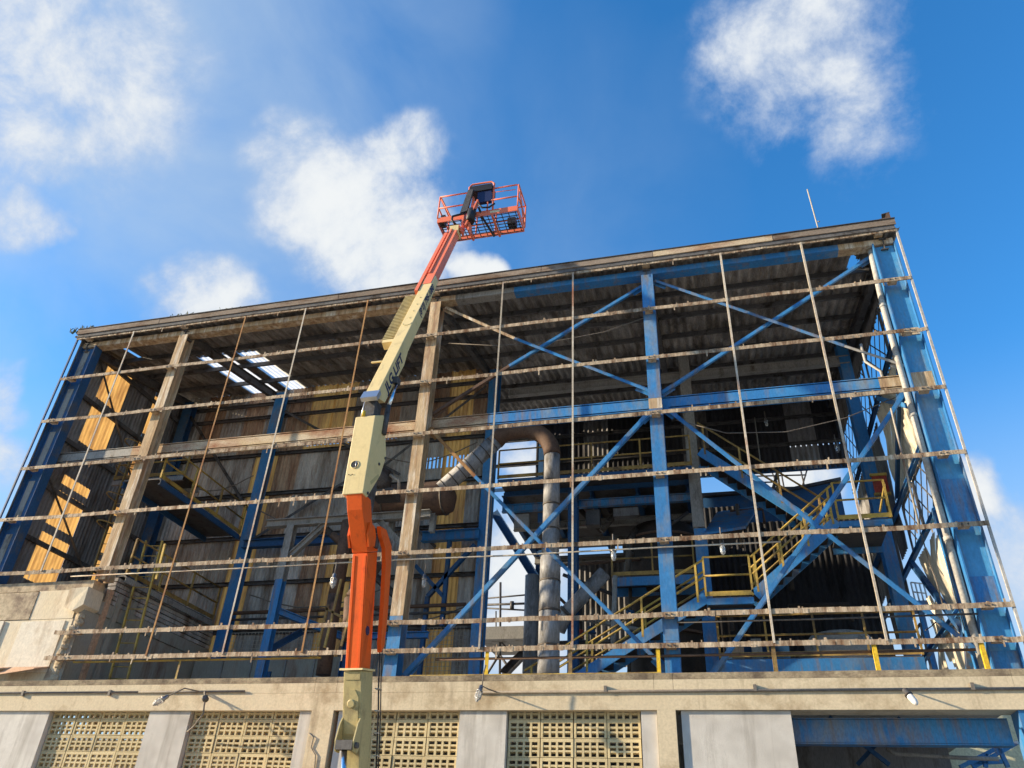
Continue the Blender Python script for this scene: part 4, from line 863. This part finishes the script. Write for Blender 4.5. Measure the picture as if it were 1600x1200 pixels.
# lamps hung from the rails
for i, (u, v, y, lab) in enumerate(((523, 905, -.05, 'caged lamp hung under a rail just left of the boom'), (958, 862, .05, 'milky well-glass lamp hung under a rail left of the middle blue column'), (1127, 852, .05, 'clear well-glass lamp hung under a rail right of the middle blue column'),
                                 (664, 906, 1.2, 'dim lamp hanging in the bay just right of the cream middle column'), (1196, 662, 9.0, 'lamp hanging from the dark roof at upper right'), (1428 - 122, 700, 7.0, 'caged lamp hanging near the lattice window of the right end wall'))):
    q = at(u, v - 8, y=y); bulkhead('hanging_lamp', lab, q, (.03, -.05, -1), True, arm=[q + Vector((0, 0, .3)), q], cage=i in (0, 5), sc=.85)
m = MB(); m.tube([at(1179, 652, y=9), at(1188, 720, y=9)], .02, 6); tag(m.build('hanging_rod', 'grey_steel'), 'thin rod hanging under the dark roof beside the roof lamp', 'rod')
# cables at the right
m = MB(); m.tube([at(1345, 538, y=1.0), at(1352, 565, y=1.0), at(1376, 580, y=1.0), at(1386, 615, y=1.0)], .035, 8); tag(m.build('bent_conduit', 'pale_pipe'), 'pale bent conduit pipe in the upper right corner bay', 'pipe')
m = MB(); m.tube([at(1392, 638, y=.1), at(1436, 820, y=.1)], .022, 6); tag(m.build('pale_stay', 'rod'), 'thin pale stay wire beside the right corner column', 'wire')
for i, (pts, r, lab) in enumerate(((((1440, 835), (1452, 880), (1462, 905), (1473, 945)), .016, 'black cable drooping over the pale torn sheets at right'), (((1446, 985), (1456, 978), (1462, 972), (1470, 980)), .015, 'short looped cable on the pale sheets low at right'), (((1478, 870), (1490, 920), (1498, 950), (1508, 985)), .014, 'thin grey cable beside the rain pipe at right'))):
    m = MB(); m.tube([at(*p, x=18.7) for p in pts], r, 6); tag(m.build('slack_cable', 'cable'), lab, 'cable')
m = MB(); m.tube([at(955, 815, y=7.0), at(928, 812, y=7.0), at(925, 745, y=7.0), at(928, 720, y=7.0)], .02, 6); tag(m.build('hoist_chain', 'cable'), 'thin hoist line hanging left of the black tank', 'chain')

# ------------------------------------------------------------------ things on the roof
def tuft(label, c, n, h, seed):
    rr = random.Random(seed); m = MB()
    for k in range(n):
        a = rr.uniform(0, 6.28); b = V3(c) + Vector((rr.uniform(-.5, .5), rr.uniform(-.1, .1), 0)); hh = h * rr.uniform(.4, 1); d = Vector((math.cos(a), math.sin(a), 0)) * hh * .5
        w = Vector((-math.sin(a), math.cos(a), 0)) * .02
        m.add([b - w, b + w, b + d * .5 + Vector((0, 0, hh * .7)) + w, b + d + Vector((0, 0, hh)), b + d * .5 + Vector((0, 0, hh * .7)) - w], [(0, 1, 2, 3, 4)])
    t = thing('roof_weed', label, 'plant', c); m.build('foliage', 'leaf', t); m = MB()
    for k in range(4): m.tube([V3(c) + Vector((rr.uniform(-.3, .3), 0, 0)), V3(c) + Vector((rr.uniform(-.4, .4), 0, h * 1.2))], .006, 4)
    m.build('stem', 'leaf', t)
tuft('green weeds growing on the extreme left corner of the roof edge', (-6.35, -.05, 16.7), 70, .2, 1)
tuft('thin weeds growing on the roof edge left of the white roof gaps', (-2.6, 0, 16.72), 30, .2, 2)
tuft('sparse weeds on the roof edge further right, before the small cap', (-.6, 0, 16.72), 18, .16, 3)
q = at(405, 484, y=.1); m = MB(); m.prism([(q.x - .35, 0, 16.72), (q.x + .35, 0, 16.72), (q.x + .3, 0, 16.84), (q.x - .2, 0, 16.86)], (0, .3, 0)); tag(m.build('roof_cap_piece', 'dark_steel'), 'small dark flashing piece lying on the left roof edge', 'flashing')
an_ = thing('roof_aerial', 'thin aerial mast on the roof near the right end', 'aerial', (17.85, 3, 17.0))
m = MB(); m.tube([(17.88, 3, 17.0), (17.85, 3, 19.6), (17.8, 3, 21.4)], .022, 6); m.build('mast', 'rod', an_); m = MB(); m.tube([(17.95, 3, 19.9), (17.88, 3, 19.9)], .02, 6); m.build('bracket', 'rod', an_)
sc_ = thing('torn_corner_flashing', 'torn rusty flashing standing up on the right roof corner', 'flashing', (18.9, 0, 16.7))
m = MB(); m.prism([(18.55, -.1, 16.72), (18.98, -.1, 16.72), (18.98, -.1, 16.98), (18.9, -.1, 16.98), (18.86, -.1, 16.82), (18.7, -.1, 16.8)], (0, .05, 0)); m.build('upstand', 'brown_pipe', sc_)
m = MB(); m.prism([(18.78, -.1, 16.95), (18.99, -.1, 16.99), (18.99, .5, 17.0), (18.9, .5, 16.97)], (0, 0, .015)); m.build('loose_strip', 'dark_steel', sc_)

# ------------------------------------------------------------------ the boom lift
lift = thing('boom_lift', 'orange and cream articulated boom lift with its basket raised above the roof', 'boom lift', (7.1, -3.2, 0))
XL, XR = 6.95, 7.25
def yz(poly, x0, x1, name, mat, parent=lift, bev=0):
    m = MB(); m.prism([(x0, y, z) for y, z in poly], (x1 - x0, 0, 0)); o = m.build(name, mat, parent)
    if bev:
        b = o.modifiers.new('edge', 'BEVEL'); b.width = bev; b.segments = 2; b.limit_method = 'ANGLE'
    return o
# chassis (below the picture)
yz([(-5.4, .55), (-5.4, 1.0), (-4.9, 1.2), (-1.6, 1.2), (-1.3, 1.0), (-1.3, .55)], 6.35, 7.85, 'chassis', 'lift_orange', bev=.03)
m = MB(); m.lathe((7.1, -3.3, 1.2), [(.7, 0), (.7, .2), (.6, .22)], 24); m.build('slew_ring', 'dark_steel', lift)
for sx, nm in ((6.1, 'engine_cover'), (7.5, 'engine_cover')): yz([(-5.2, 1.45), (-5.1, 2.15), (-3.9, 2.25), (-2.6, 2.0), (-2.5, 1.45)], sx, sx + .6, nm, 'lift_cream', bev=.05)
yz([(-5.0, 1.425), (-5.0, 1.5), (-1.6, 1.5), (-1.6, 1.425)], 6.4, 7.8, 'turntable', 'dark_steel')
for x in (6.0, 8.2):
    for y in (-4.9, -1.8):
        m = MB(); m.lathe((x - .19, y, .5), [(.3, 0), (.47, .02), (.5, .08), (.5, .3), (.47, .36), (.3, .38)], 26, (1, 0, 0)); w = m.build('wheel', 'black_plastic', lift)
        m = MB(); m.lathe((x - .2, y, .5), [(.26, 0), (.26, .4)], 20, (1, 0, 0)); m.build('rim', 'lift_cream', w)
# lower tower, cream paint with dirt and weaker sunlight put into the colour
lo = yz([(-2.28, 1.2), (-3.34, 4.72), (-2.87, 4.82), (-1.80, 1.2)], 6.93, 7.28, 'lower_tower', 'lift_cream_dim_dirty', bev=.012)
yz([(-3.39, 4.725), (-3.385, 4.76), (-2.84, 4.86), (-2.84, 4.825)], 6.86, 7.31, 'collar', 'lift_cream', lo)
dz = Vector((0, -1.06, 3.52)).normalized(); nf = Vector((0, -3.52, -1.06)).normalized()
def onface(s, z):   # point on the front face of the lower tower: s across, z height
    return Vector((7.105 + s, -2.28 - (z - 1.2) * 1.06 / 3.52, z))
m = MB(); m.prism([onface(-.13, 3.72) , onface(.13, 3.72), onface(.13, 4.3), onface(.06, 4.42), onface(-.06, 4.42), onface(-.13, 4.3)], nf * .018); m.build('stiffener_plate', 'lift_cream_dim_dirty', lo)
m = MB(); m.lathe(onface(0, 4.2) + nf * .019, [(.075, 0), (.075, .02), (.055, .022)], 20, nf); m.build('pin_boss', 'lift_cream_dim_dirty', lo)
m = MB(); m.beam(onface(0, 4.58) + nf * .006, onface(0, 4.7) + nf * .006, .3, .012, nf); m.build('cover_plate', 'lift_cream_dim_dirty', lo)
for s in (-.17, .17): m = MB(); m.prism([onface(s - .012, 3.55), onface(s - .012, 3.98), onface(s - .012, 3.9) + nf * .1, onface(s - .012, 3.66) + nf * .26, onface(s - .012, 3.5) + nf * .26, onface(s - .012, 3.45) + nf * .12], (.024, 0, 0)); m.build('cylinder_lug', 'lift_cream_dim_dirty', lo)
m = MB(); m.beam(onface(-.155, 3.58) + nf * .2, onface(.155, 3.58) + nf * .2, .16, .15, (0, 0, 1)); m.build('cylinder_head', 'dark_steel', lo)
m = MB(); m.lathe(onface(.185, 3.58) + nf * .2, [(.05, 0), (.05, .05)], 14, (1, 0, 0)); m.build('pin', 'dark_steel', lo)
m = MB(); m.tube([onface(-.02, 3.5) + nf * .2, onface(-.02, 1.6) + nf * .2], .05, 16); m.build('cylinder_rod', 'chrome', lo)
m = MB(); m.tube([onface(-.02, 2.6) + nf * .2, onface(-.02, 1.4) + nf * .2], .085, 16); m.build('cylinder_barrel', 'dark_steel', lo)
# orange telescoping tower and its cranked head
up_ = yz([(-3.35, 4.75), (-3.78, 6.76), (-3.34, 6.95), (-2.93, 4.84)], XL, XR, 'upper_tower', 'lift_orange', bev=.012)
m = MB(); m.prism([(XR, -3.36, 4.78), (XR, -3.785, 6.74), (XR, -3.765, 6.74), (XR, -3.34, 4.78)], (.012, 0, 0)); m.build('edge_rib', 'lift_orange', up_)
m = MB(); fo = Vector((0, -2.01, -.43)).normalized()
for s0, s1 in ((6.965, 7.01), (7.19, 7.235)): m.prism([Vector((s0, -3.35, 4.77)) + fo * .001, Vector((s1, -3.35, 4.77)) + fo * .001, Vector((s1, -3.77, 6.72)) + fo * .001, Vector((s0, -3.77, 6.72)) + fo * .001], fo * .014)
m.build('face_ribs', 'lift_orange', up_)
m = MB(); m.lathe((XR, -3.28, 5.45), [(.085, .0), (.085, .004), (.06, .0045)], 20, (1, 0, 0)); m.build('round_decal', 'decal', up_)
hd = yz([(-3.782, 6.77), (-4.27, 7.43), (-4.42, 7.74), (-3.98, 7.76), (-3.80, 7.40), (-3.34, 6.96)], XL - .01, XR + .01, 'tower_head', 'lift_orange', bev=.012)
for x in (6.88, 7.27): yz([(-3.85, 6.85), (-3.98, 7.05), (-3.96, 7.3), (-3.75, 7.3), (-3.5, 7.0)], x, x + .04, 'side_lug', 'lift_orange', hd)
m = MB(); m.lathe((7.1, -4.3, 7.6), [(.02, 0), (.03, .01)], 10, (0, -1, -.3)); m.build('bolt', 'dark_steel', hd)
la = [(-3.71, 7.32), (-3.42, 7.36), (-3.08, 7.16), (-2.98, 6.8), (-2.83, 5.85), (-2.79, 5.3), (-2.9, 5.15), (-2.97, 5.3), (-3.05, 5.85), (-3.24, 6.72), (-3.36, 7.0), (-3.62, 7.18)]
yz(la, 7.33, 7.41, 'link_arm', 'lift_orange'); yz([(y - .02, z - .02) for y, z in la], 6.83, 6.87, 'link_arm', 'lift_orange')
m = MB(); m.box(7.27, 7.33, -3.62, -3.5, 6.95, 7.2); m.build('link_pin', 'dark_steel', hd)
for i, (dx, dy, r) in enumerate(((.07, .06, .014), (.10, .1, .012), (.05, .12, .013))):
    m = MB(); m.tube([(7.27 + dx, -3.3 + dy, 6.9), (7.27 + dx + .02, -3.05 + dy, 5.9), (7.27 + dx, -2.82 + dy, 4.9), (7.28 + dx, -2.62 + dy, 4.2), (7.27 + dx, -2.3 + dy, 3.0)], r, 7); m.build('hose', 'black_plastic', lift)
m = MB()
for k in range(5): z = 3.1 + k * .36; m.box(7.3, 7.38, -2.27 - (z - 3) * .3, -2.12 - (z - 3) * .3, z, z + .018)
stuff(m.build('hose_rungs', 'galv', lift))
# cream knuckle
kn = yz([(-4.42, 7.70), (-4.43, 9.40), (-4.06, 9.62), (-3.98, 9.55), (-3.66, 8.85), (-3.80, 8.38), (-4.22, 7.70)], 6.86, 7.29, 'knuckle', 'lift_cream', bev=.012)
m = MB(); m.lathe((7.02, -4.424, 8.32), [(.088, 0), (.088, .012), (.075, .013), (.074, -.0)], 24, (0, -1, 0)); m.build('port_ring', 'lift_cream', kn)
m = MB(); m.lathe((7.02, -4.428, 8.32), [(.075, 0), (.075, .004)], 24, (0, -1, 0)); ph = m.build('port_dark_disc', 'black_plastic', kn)  # flat dark disc paints the shade inside the port
m = MB(); m.tube([(7.05, -4.436, 8.25), (7.05, -4.436, 8.39)], .009, 8); m.build('port_rod', 'galv', kn)
for dx in (-.05, .02): m = MB(); m.box(6.97 + dx, 7.0 + dx, -4.436, -4.431, 8.1, 8.115); m.build('slot', 'black_plastic', kn)
for y, z in ((-3.95, 8.55), (-4.24, 7.78), (-3.72, 8.8)): m = MB(); m.lathe((7.29, y, z), [(.03, 0), (.03, .02)], 10, (1, 0, 0)); m.build('bolt', 'dark_steel', kn)
m = MB(); m.prism([(7.292, -4.2, 8.05), (7.292, -4.15, 8.0), (7.292, -3.86, 8.3), (7.292, -3.91, 8.35)], (.003, 0, 0)); m.build('label_plate', 'lift_cream_dim_dirty', kn)
yz([(-4.2, 7.9), (-3.8, 8.36), (-3.7, 8.2), (-3.72, 7.5), (-3.95, 7.3)], 6.95, 7.2, 'knuckle_link', 'dark_steel', kn)
# pivot gap: dark pins and a yellow cap
m = MB(); m.box(6.98, 7.2, -4.35, -4.05, 9.45, 9.85); m.build('pivot_block', 'dark_steel', lift)
m = MB(); m.lathe((7.02, -4.42, 9.46), [(.035, -.05), (.035, .06), (.02, .08)], 12, (0, 0, 1)); m.build('yellow_cap', 'yellow_new', lift)
for y, z in ((-4.28, 9.6), (-4.12, 9.75)): m = MB(); m.tube([(6.9, y, z - .1), (6.93, y, z + .25)], .02, 8); m.build('hose', 'galv', lift)
# main boom
bd_ = Vector((0, 2.2, 5.12)).normalized(); bn = Vector((0, -5.12, 2.2)).normalized()
mb_ = yz([(-4.46, 9.84), (-2.26, 14.96), (-2.06, 14.90), (-2.62, 13.35), (-3.27, 11.78), (-3.36, 11.35), (-3.66, 10.72), (-4.02, 9.95)], 6.96, 7.25, 'main_boom', 'lift_cream', bev=.012)
m = MB(); m.beam(Vector((7.105, -4.47, 9.78)) + bn * .0, Vector((7.105, -4.36, 10.0)) + bn * .0, .36, .1, bn); m.build('wear_pad_housing', 'galv', mb_)
for k, s in enumerate((3.3, 3.65, 4.0, 4.35)): m = MB(); m.lathe(Vector((7.12, -4.46, 9.84)) + bd_ * s + bn * .001, [(.018, 0), (.018, .012)], 10, bn); m.build('bolt', 'lift_cream_dim_dirty', mb_)
m = MB(); m.tube([Vector((7.12 + .11 * math.cos(a), -4.46, 9.84)) + bd_ * (3.05 + .1 * math.sin(a)) + bn * .002 for a in [math.pi + math.pi * k / 8 for k in range(9)]], .008, 5); m.build('weld_arc', 'lift_cream_dim_dirty', mb_)
m = MB(); m.tube([(7.32, -4.0, 9.2), (7.32, -3.98, 9.9)], .055, 14); m.build('lift_cylinder', 'dark_steel', lift)
m = MB(); m.tube([(7.32, -3.98, 9.85), (7.32, -3.74, 10.62)], .04, 14); m.build('lift_cylinder_rod', 'chrome', lift)
m = MB(); m.box(7.252, 7.36, -3.82, -3.66, 10.58, 10.74); m.build('cylinder_pin', 'dark_steel', lift)
# fly section
fl = yz([(-2.45, 14.55), (-.93, 18.1), (-.72, 18.0), (-2.2, 14.5)], 6.99, 7.22, 'fly_boom', 'lift_orange_old', bev=.01)
fdir = Vector((0, 1.52, 3.55)).normalized(); fn = Vector((0, -3.55, 1.52)).normalized()
m = MB(); m.beam(Vector((7.03, -2.2, 15.1)) + fn * .02, Vector((7.03, -1.0, 17.9)) + fn * .02, .05, .05, fn); m.build('fly_rail', 'lift_orange_old', fl)
m = MB(); m.beam(Vector((6.9, -2.55, 14.2)), Vector((6.9, -1.1, 17.6)), .09, .12, fn); m.build('side_rail', 'lift_orange_old', fl)
m = MB(); m.box(6.97, 7.24, -1.08, -.8, 17.62, 17.95); m.build('fly_nose', 'lift_cream', fl)
# cable carrier of narrow links along the left side of the boom
m = MB(); p0 = Vector((6.74, -3.3, 12.1)); p1 = Vector((6.74, -2.45, 14.1))
for k in range(30): c = p0.lerp(p1, k / 29); m.beam(c - Vector((.15, 0, 0)), c + Vector((.15, 0, 0)), .03, .16, fn)
stuff(m.build('cable_carrier', 'lift_cream_dim_dirty', lift))
m = MB(); m.beam(p0 - bd_ * .1 - Vector((.1, 0, 0)), p0 - bd_ * .1 + Vector((.16, 0, 0)), .12, .2, fn); m.build('carrier_bracket', 'lift_cream', lift)
m = MB(); m.box(6.7, 6.95, -3.9, -3.86, 11.12, 11.15); m.build('boom_hook', 'lift_cream', lift)
# lettering on the shaded side of the boom
def lettering(txt, size, pos, xd, yd, name, parent, mat='decal', sx=1.0, shear=0.0):
    cu = bpy.data.curves.new('txt', 'FONT'); cu.body = txt; cu.size = size; cu.extrude = .001; cu.offset = .012 * size / .3; cu.shear = shear
    to = bpy.data.objects.new('txt', cu); COL.objects.link(to)
    me = bpy.data.meshes.new_from_object(to.evaluated_get(bpy.context.evaluated_depsgraph_get())); bpy.data.objects.remove(to)
    xd = V3(xd).normalized(); yd = V3(yd).normalized(); zd = xd.cross(yd); org = ORG[parent.name]
    for v in me.vertices: v.co = V3(pos) + xd * v.co.x * sx + yd * v.co.y + zd * v.co.z - org
    return link(name, me, mat, parent)
lettering('JLG LIFT', .30, Vector((7.252, -3.97, 10.22)), bd_, bn, 'lettering', mb_, sx=1.22)
lettering('(860) 795-1080', .235, Vector((7.252, -2.86, 13.12)), bd_, bn, 'lettering', mb_, sx=1.02)
# basket
bx0, bx1, by0, by1, bz = 6.42, 8.95, -.82, .1, 18.45
def rail(pts, nm='guard_rail', r=.024, mat='lift_orange_old'): m = MB(); m.tube(pts, r, 10); return m.build(nm, mat, lift)
for a, b, c, d in ((bx0, 7.25, by0, by0 + .03), (7.62, bx1, by0, by0 + .03), (bx0, bx1, by1 - .03, by1), (bx0, bx0 + .03, by0 + .03, by1 - .03), (bx1 - .03, bx1, by0 + .03, by1 - .03)):
    m = MB(); m.box(a, b, c, d, bz, bz + .2); m.build('toe_board', 'lift_orange_old', lift)
m = MB()
for k in range(12): x = bx0 + .08 + k * (bx1 - bx0 - .16) / 11; m.beam((x, by0 + .03, bz + .02), (x, by1 - .03, bz + .02), .022, .02)
for k in range(7): y = by0 + .06 + k * (by1 - by0 - .12) / 6; m.beam((bx0 + .03, y, bz - .002), (bx1 - .03, y, bz - .002), .02, .02)
stuff(m.build('floor_grating', 'dark_steel', lift))
for x in (bx0 + .9, bx0 + 1.75): m = MB(); m.beam((x, by0, bz - .04), (x, by1, bz - .04), .06, .06); m.build('floor_bearer', 'lift_orange_old', lift)
T = bz + 1.1; M_ = bz + .6
for y in (by0, by1):
    for z in (T, M_):
        if y == by0: rail([(bx0, y, z), (bx0 + .95, y, z)]); rail([(bx0 + 1.55, y, z), (bx1 - .06, y, z), (bx1, y + .05, z)])
        else: rail([(bx0, y, z), (bx1, y, z)])
for z in (T, M_):
    for x in (bx0, bx1): rail([(x, by0, z), (x, by1, z)])
for x in (bx0, bx0 + .95, bx0 + 1.58, bx1):
    for y in (by0, by1): rail([(x, y, bz + .18), (x, y, T)], 'guard_post')
rail([(bx1 - .9, by0, T - .16), (bx1 - .1, by0, T - .2)], r=.012)
rail([(bx1, by0 + .1, T), (bx1, by1 - .1, bz + .2)], 'gate_brace'); rail([(bx0 + .02, by0, T), (bx0 + .45, by1, bz + .2)], 'gate_brace')
ca = bx0 + .95; cb = bx0 + 1.75
rail([(ca, by0 + .02, bz + .2), (ca, by0 - .02, T + .2), (ca + .08, by0 - .02, T + .3), (cb - .1, by0 - .02, T + .3), (cb, by0 - .02, T + .2), (cb, by0 + .02, bz + .2)], 'console_hoop', .03)
m = MB(); m.prism([(ca + .05, by0 - .1, T - .1), (cb - .04, by0 - .1, T - .1), (cb - .04, by0 - .12, T + .12), (ca + .05, by0 - .12, T + .12)], (0, .4, 0)); m.build('console_box', 'black_plastic', lift)
m = MB(); m.prism([(ca + .3, by0 - .04, T - .55), (cb - .06, by0 - .04, T - .55), (cb - .06, by0 - .06, T - .12), (ca + .3, by0 - .06, T - .12)], (0, .12, 0)); m.build('console_back', 'decal', lift)
# platform support: twin plates, rotator, slave cylinder
yz([(-1.02, 17.75), (-.86, 19.35), (-.74, 19.35), (-.78, 17.75)], 7.28, 7.33, 'support_plate', 'lift_orange_old'); yz([(-1.02, 17.75), (-.86, 19.3), (-.74, 19.3), (-.78, 17.75)], 7.5, 7.55, 'support_plate', 'lift_orange_old')
m = MB(); m.beam((7.44, -1.0, 17.9), (7.72, -.9, 19.0), .05, .16, (0, 1, 0)); m.build('support_arm', 'lift_orange_old', lift)
m = MB(); m.prism([(7.2, -.98, 18.55), (7.42, -.98, 18.6), (7.55, -.98, 19.5), (7.38, -.98, 19.5)], (0, .08, 0)); m.build('support_cover', 'dark_steel', lift)
m = MB(); m.lathe((7.55, -.98, 18.1), [(.13, 0), (.13, .55)], 16, (0, .15, 1)); m.build('rotator', 'black_plastic', lift)
m = MB(); m.tube([(7.75, -.9, 18.75), (7.85, -.7, 18.45), (8.0, .05, 18.4)], .035, 8); m.build('slave_arm', 'black_plastic', lift)
m = MB(); m.tube([(7.12, -1.02, 18.05), (7.0, -1.05, 18.2), (6.98, -1.0, 18.42), (7.12, -.95, 18.5), (7.35, -.95, 18.52)], .035, 8); m.build('hose', 'black_plastic', lift)
m = MB(); m.tube([(7.7, -.95, 18.9), (7.9, -1.0, 18.6), (8.1, -.95, 18.62), (8.25, -.9, 18.8)], .03, 8); m.build('hose', 'black_plastic', lift)
m = MB(); m.box(bx1 - .45, bx1 - .2, by1 - .4, by1 - .15, bz + .04, bz + .3); m.build('tool_box', 'black_plastic', lift)
m = MB(); m.box(bx0 + .06, bx0 + .2, by0 + .1, by0 + .3, bz + .03, bz + .4); m.build('foot_switch', 'black_plastic', lift)
m = MB(); m.box(bx1 - .85, bx1 - .55, by0 - .004, by0 - .001, bz + .06, bz + .14); m.build('warning_label', 'far_paint', lift)

# ------------------------------------------------------------------ services and small clutter through the frame
def run(name, label, cat, pts, r, mat, n=7):
    m = MB(); m.tube(pts, r, n); return tag(m.build(name, mat), label, cat)
run('thin_conduit', 'thin pale conduit slung just under the third lowest rail across the facade', 'conduit', [(-3.2, .0, 8.06), (2.0, .0, 8.05), (6.2, .0, 8.07), (9.0, 0, 8.04), (12.4, .0, 8.06), (15.0, .0, 8.05)], .02, 'rod')
run('thin_conduit', 'thin dark conduit under the second lowest rail at right', 'conduit', [(12.7, .02, 6.4), (15.5, .02, 6.39), (18.4, .02, 6.41)], .02, 'dark_steel')
run('thin_conduit', 'rusty pipe running level just under the lowest rail right of the lift', 'conduit', [(7.4, .06, 5.74), (12.3, .06, 5.73), (18.2, .06, 5.75)], .028, 'brown_pipe')
rr = random.Random(21)
cb = thing('cable_loops', 'slack black cables looped along the rear wall rails of the left bay', 'cables', (1, 5.3, 9))
for k, (xa, xb, z, dp) in enumerate(((-5.2, -2.2, 13.6, .5), (-1.6, 2.4, 12.2, .7), (-1.2, 3.4, 9.2, .5), (2.2, 6.2, 14.2, .6), (3.2, 6.3, 8.6, .4))):
    m = MB(); m.tube([(xa + (xb - xa) * t / 10, 5.35, z - dp * math.sin(math.pi * t / 10) + .02 * (t % 2)) for t in range(11)], .022, 6); m.build('cable', 'cable', cb)
pr = thing('pipe_rack_run', 'rack of dark pipes crossing behind the grey duct above the stair foot', 'pipes', (9.6, 7, 8))
for k, (a, b, y, r) in enumerate((((868, 872), (990, 866), 7.2, .07), ((868, 884), (1000, 874), 7.2, .05), ((880, 898), (960, 930), 7.6, .06), ((905, 965), (1000, 985), 7.0, .08), ((870, 1005), (1010, 1000), 6.6, .07), ((900, 1020), (1010, 1018), 6.6, .05), ((905, 940), (906, 1052), 7.4, .09), ((925, 960), (925, 1052), 7.4, .05), ((985, 905), (983, 1052), 7.0, .06), ((870, 930), (905, 965), 7.6, .05))):
    m = MB(); m.tube([at(*a, y=y), at(*b, y=y)], r, 9); m.build('pipe', ('duct_dark', 'brown_pipe', 'dark_steel', 'grey_steel')[k % 4], pr)
for k, (u, v) in enumerate(((905, 990), (925, 985), (985, 960))):
    q = at(u, v, y=7.0); m = MB(); m.lathe(q, [(.05, -.12), (.13, -.1), (.13, -.06), (.06, 0), (.13, .06), (.13, .1), (.05, .12)], 12, (0, 0, 1)); m.build('valve', 'blue_dull' if k else 'red_board', pr)
tp = thing('tank_top_pipes', 'black pipes and dome fittings on top of the sooty tank', 'pipes', (12, 8, 12))
for k, (a, b, y, r) in enumerate((((950, 800), (990, 770), 7.2, .12), ((990, 770), (1010, 790), 7.2, .12), ((965, 760), (965, 800), 7.4, .07), ((1020, 760), (1075, 775), 7.6, .08), ((940, 830), (965, 800), 7.2, .1), ((1035, 830), (1075, 800), 7.0, .06), ((880, 770), (940, 830), 7.8, .09))):
    m = MB(); m.tube([at(*a, y=y), at(*b, y=y)], r, 10); m.build('pipe', ('black_tank', 'duct_dark', 'dark_steel')[k % 3], tp)
lb = thing('left_bay_pipes', 'level grey and rusty service pipes low along the rear wall of the left bay', 'pipes', (2, 5.2, 7))
for k, (z, r, xa, xb) in enumerate(((8.55, .06, -1.6, 6.3), (8.35, .04, -1.6, 6.3), (6.25, .07, .2, 6.3), (12.5, .05, -1.5, 6.3))):
    m = MB(); m.tube([(xa, 5.15 + .05 * k, z), (xb, 5.15 + .05 * k, z + .03)], r, 8); m.build('pipe', ('brown_pipe', 'dark_steel', 'grey_steel', 'roof_steel')[k], lb)
uc = thing('deck_edge_panels', 'grey cabinets and trunking fixed under the front of the upper deck', 'cabinets', (9, 6.6, 11.6))
for k, (x, w, h) in enumerate(((7.3, .5, .45), (8.1, .7, .3), (9.7, .45, .5), (10.6, .8, .25))):
    MB().box(x, x + w, 6.5, 6.8, 11.95 - h, 11.98).build('cabinet', ('grey_steel', 'blue_dull', 'dark_steel', 'wall_dark')[k], uc)
st_ = thing('stair_debris', 'rusty sheet scraps and boxes left on the low gallery at right', 'debris', (15, 4.8, 6.4))
for k, (x, w, h) in enumerate(((13.8, .3, .35), (14.3, .25, .55), (15.4, .5, .2), (17.3, .35, .4))):
    MB().box(x, x + w, 4.5, 4.9, 6.672, 6.672 + h).build('box', ('wall_sheet_brown', 'grey_steel', 'brown_pipe', 'dark_steel')[k], st_)
run('slack_cable', 'black cable sagging under the roof between the middle columns', 'cable', [(6.5, 1.0, 15.2), (8.0, 1.0, 14.9), (9.6, 1.0, 14.8), (11.2, 1.0, 14.95), (12.4, 1.0, 15.3)], .014, 'cable')
run('slack_cable', 'thin wire drooping from the crane beam in the right bay', 'cable', [(13.0, .9, 11.8), (14.2, .9, 11.3), (15.6, .9, 11.2), (17.0, .9, 11.45), (18.2, .9, 11.9)], .012, 'cable')
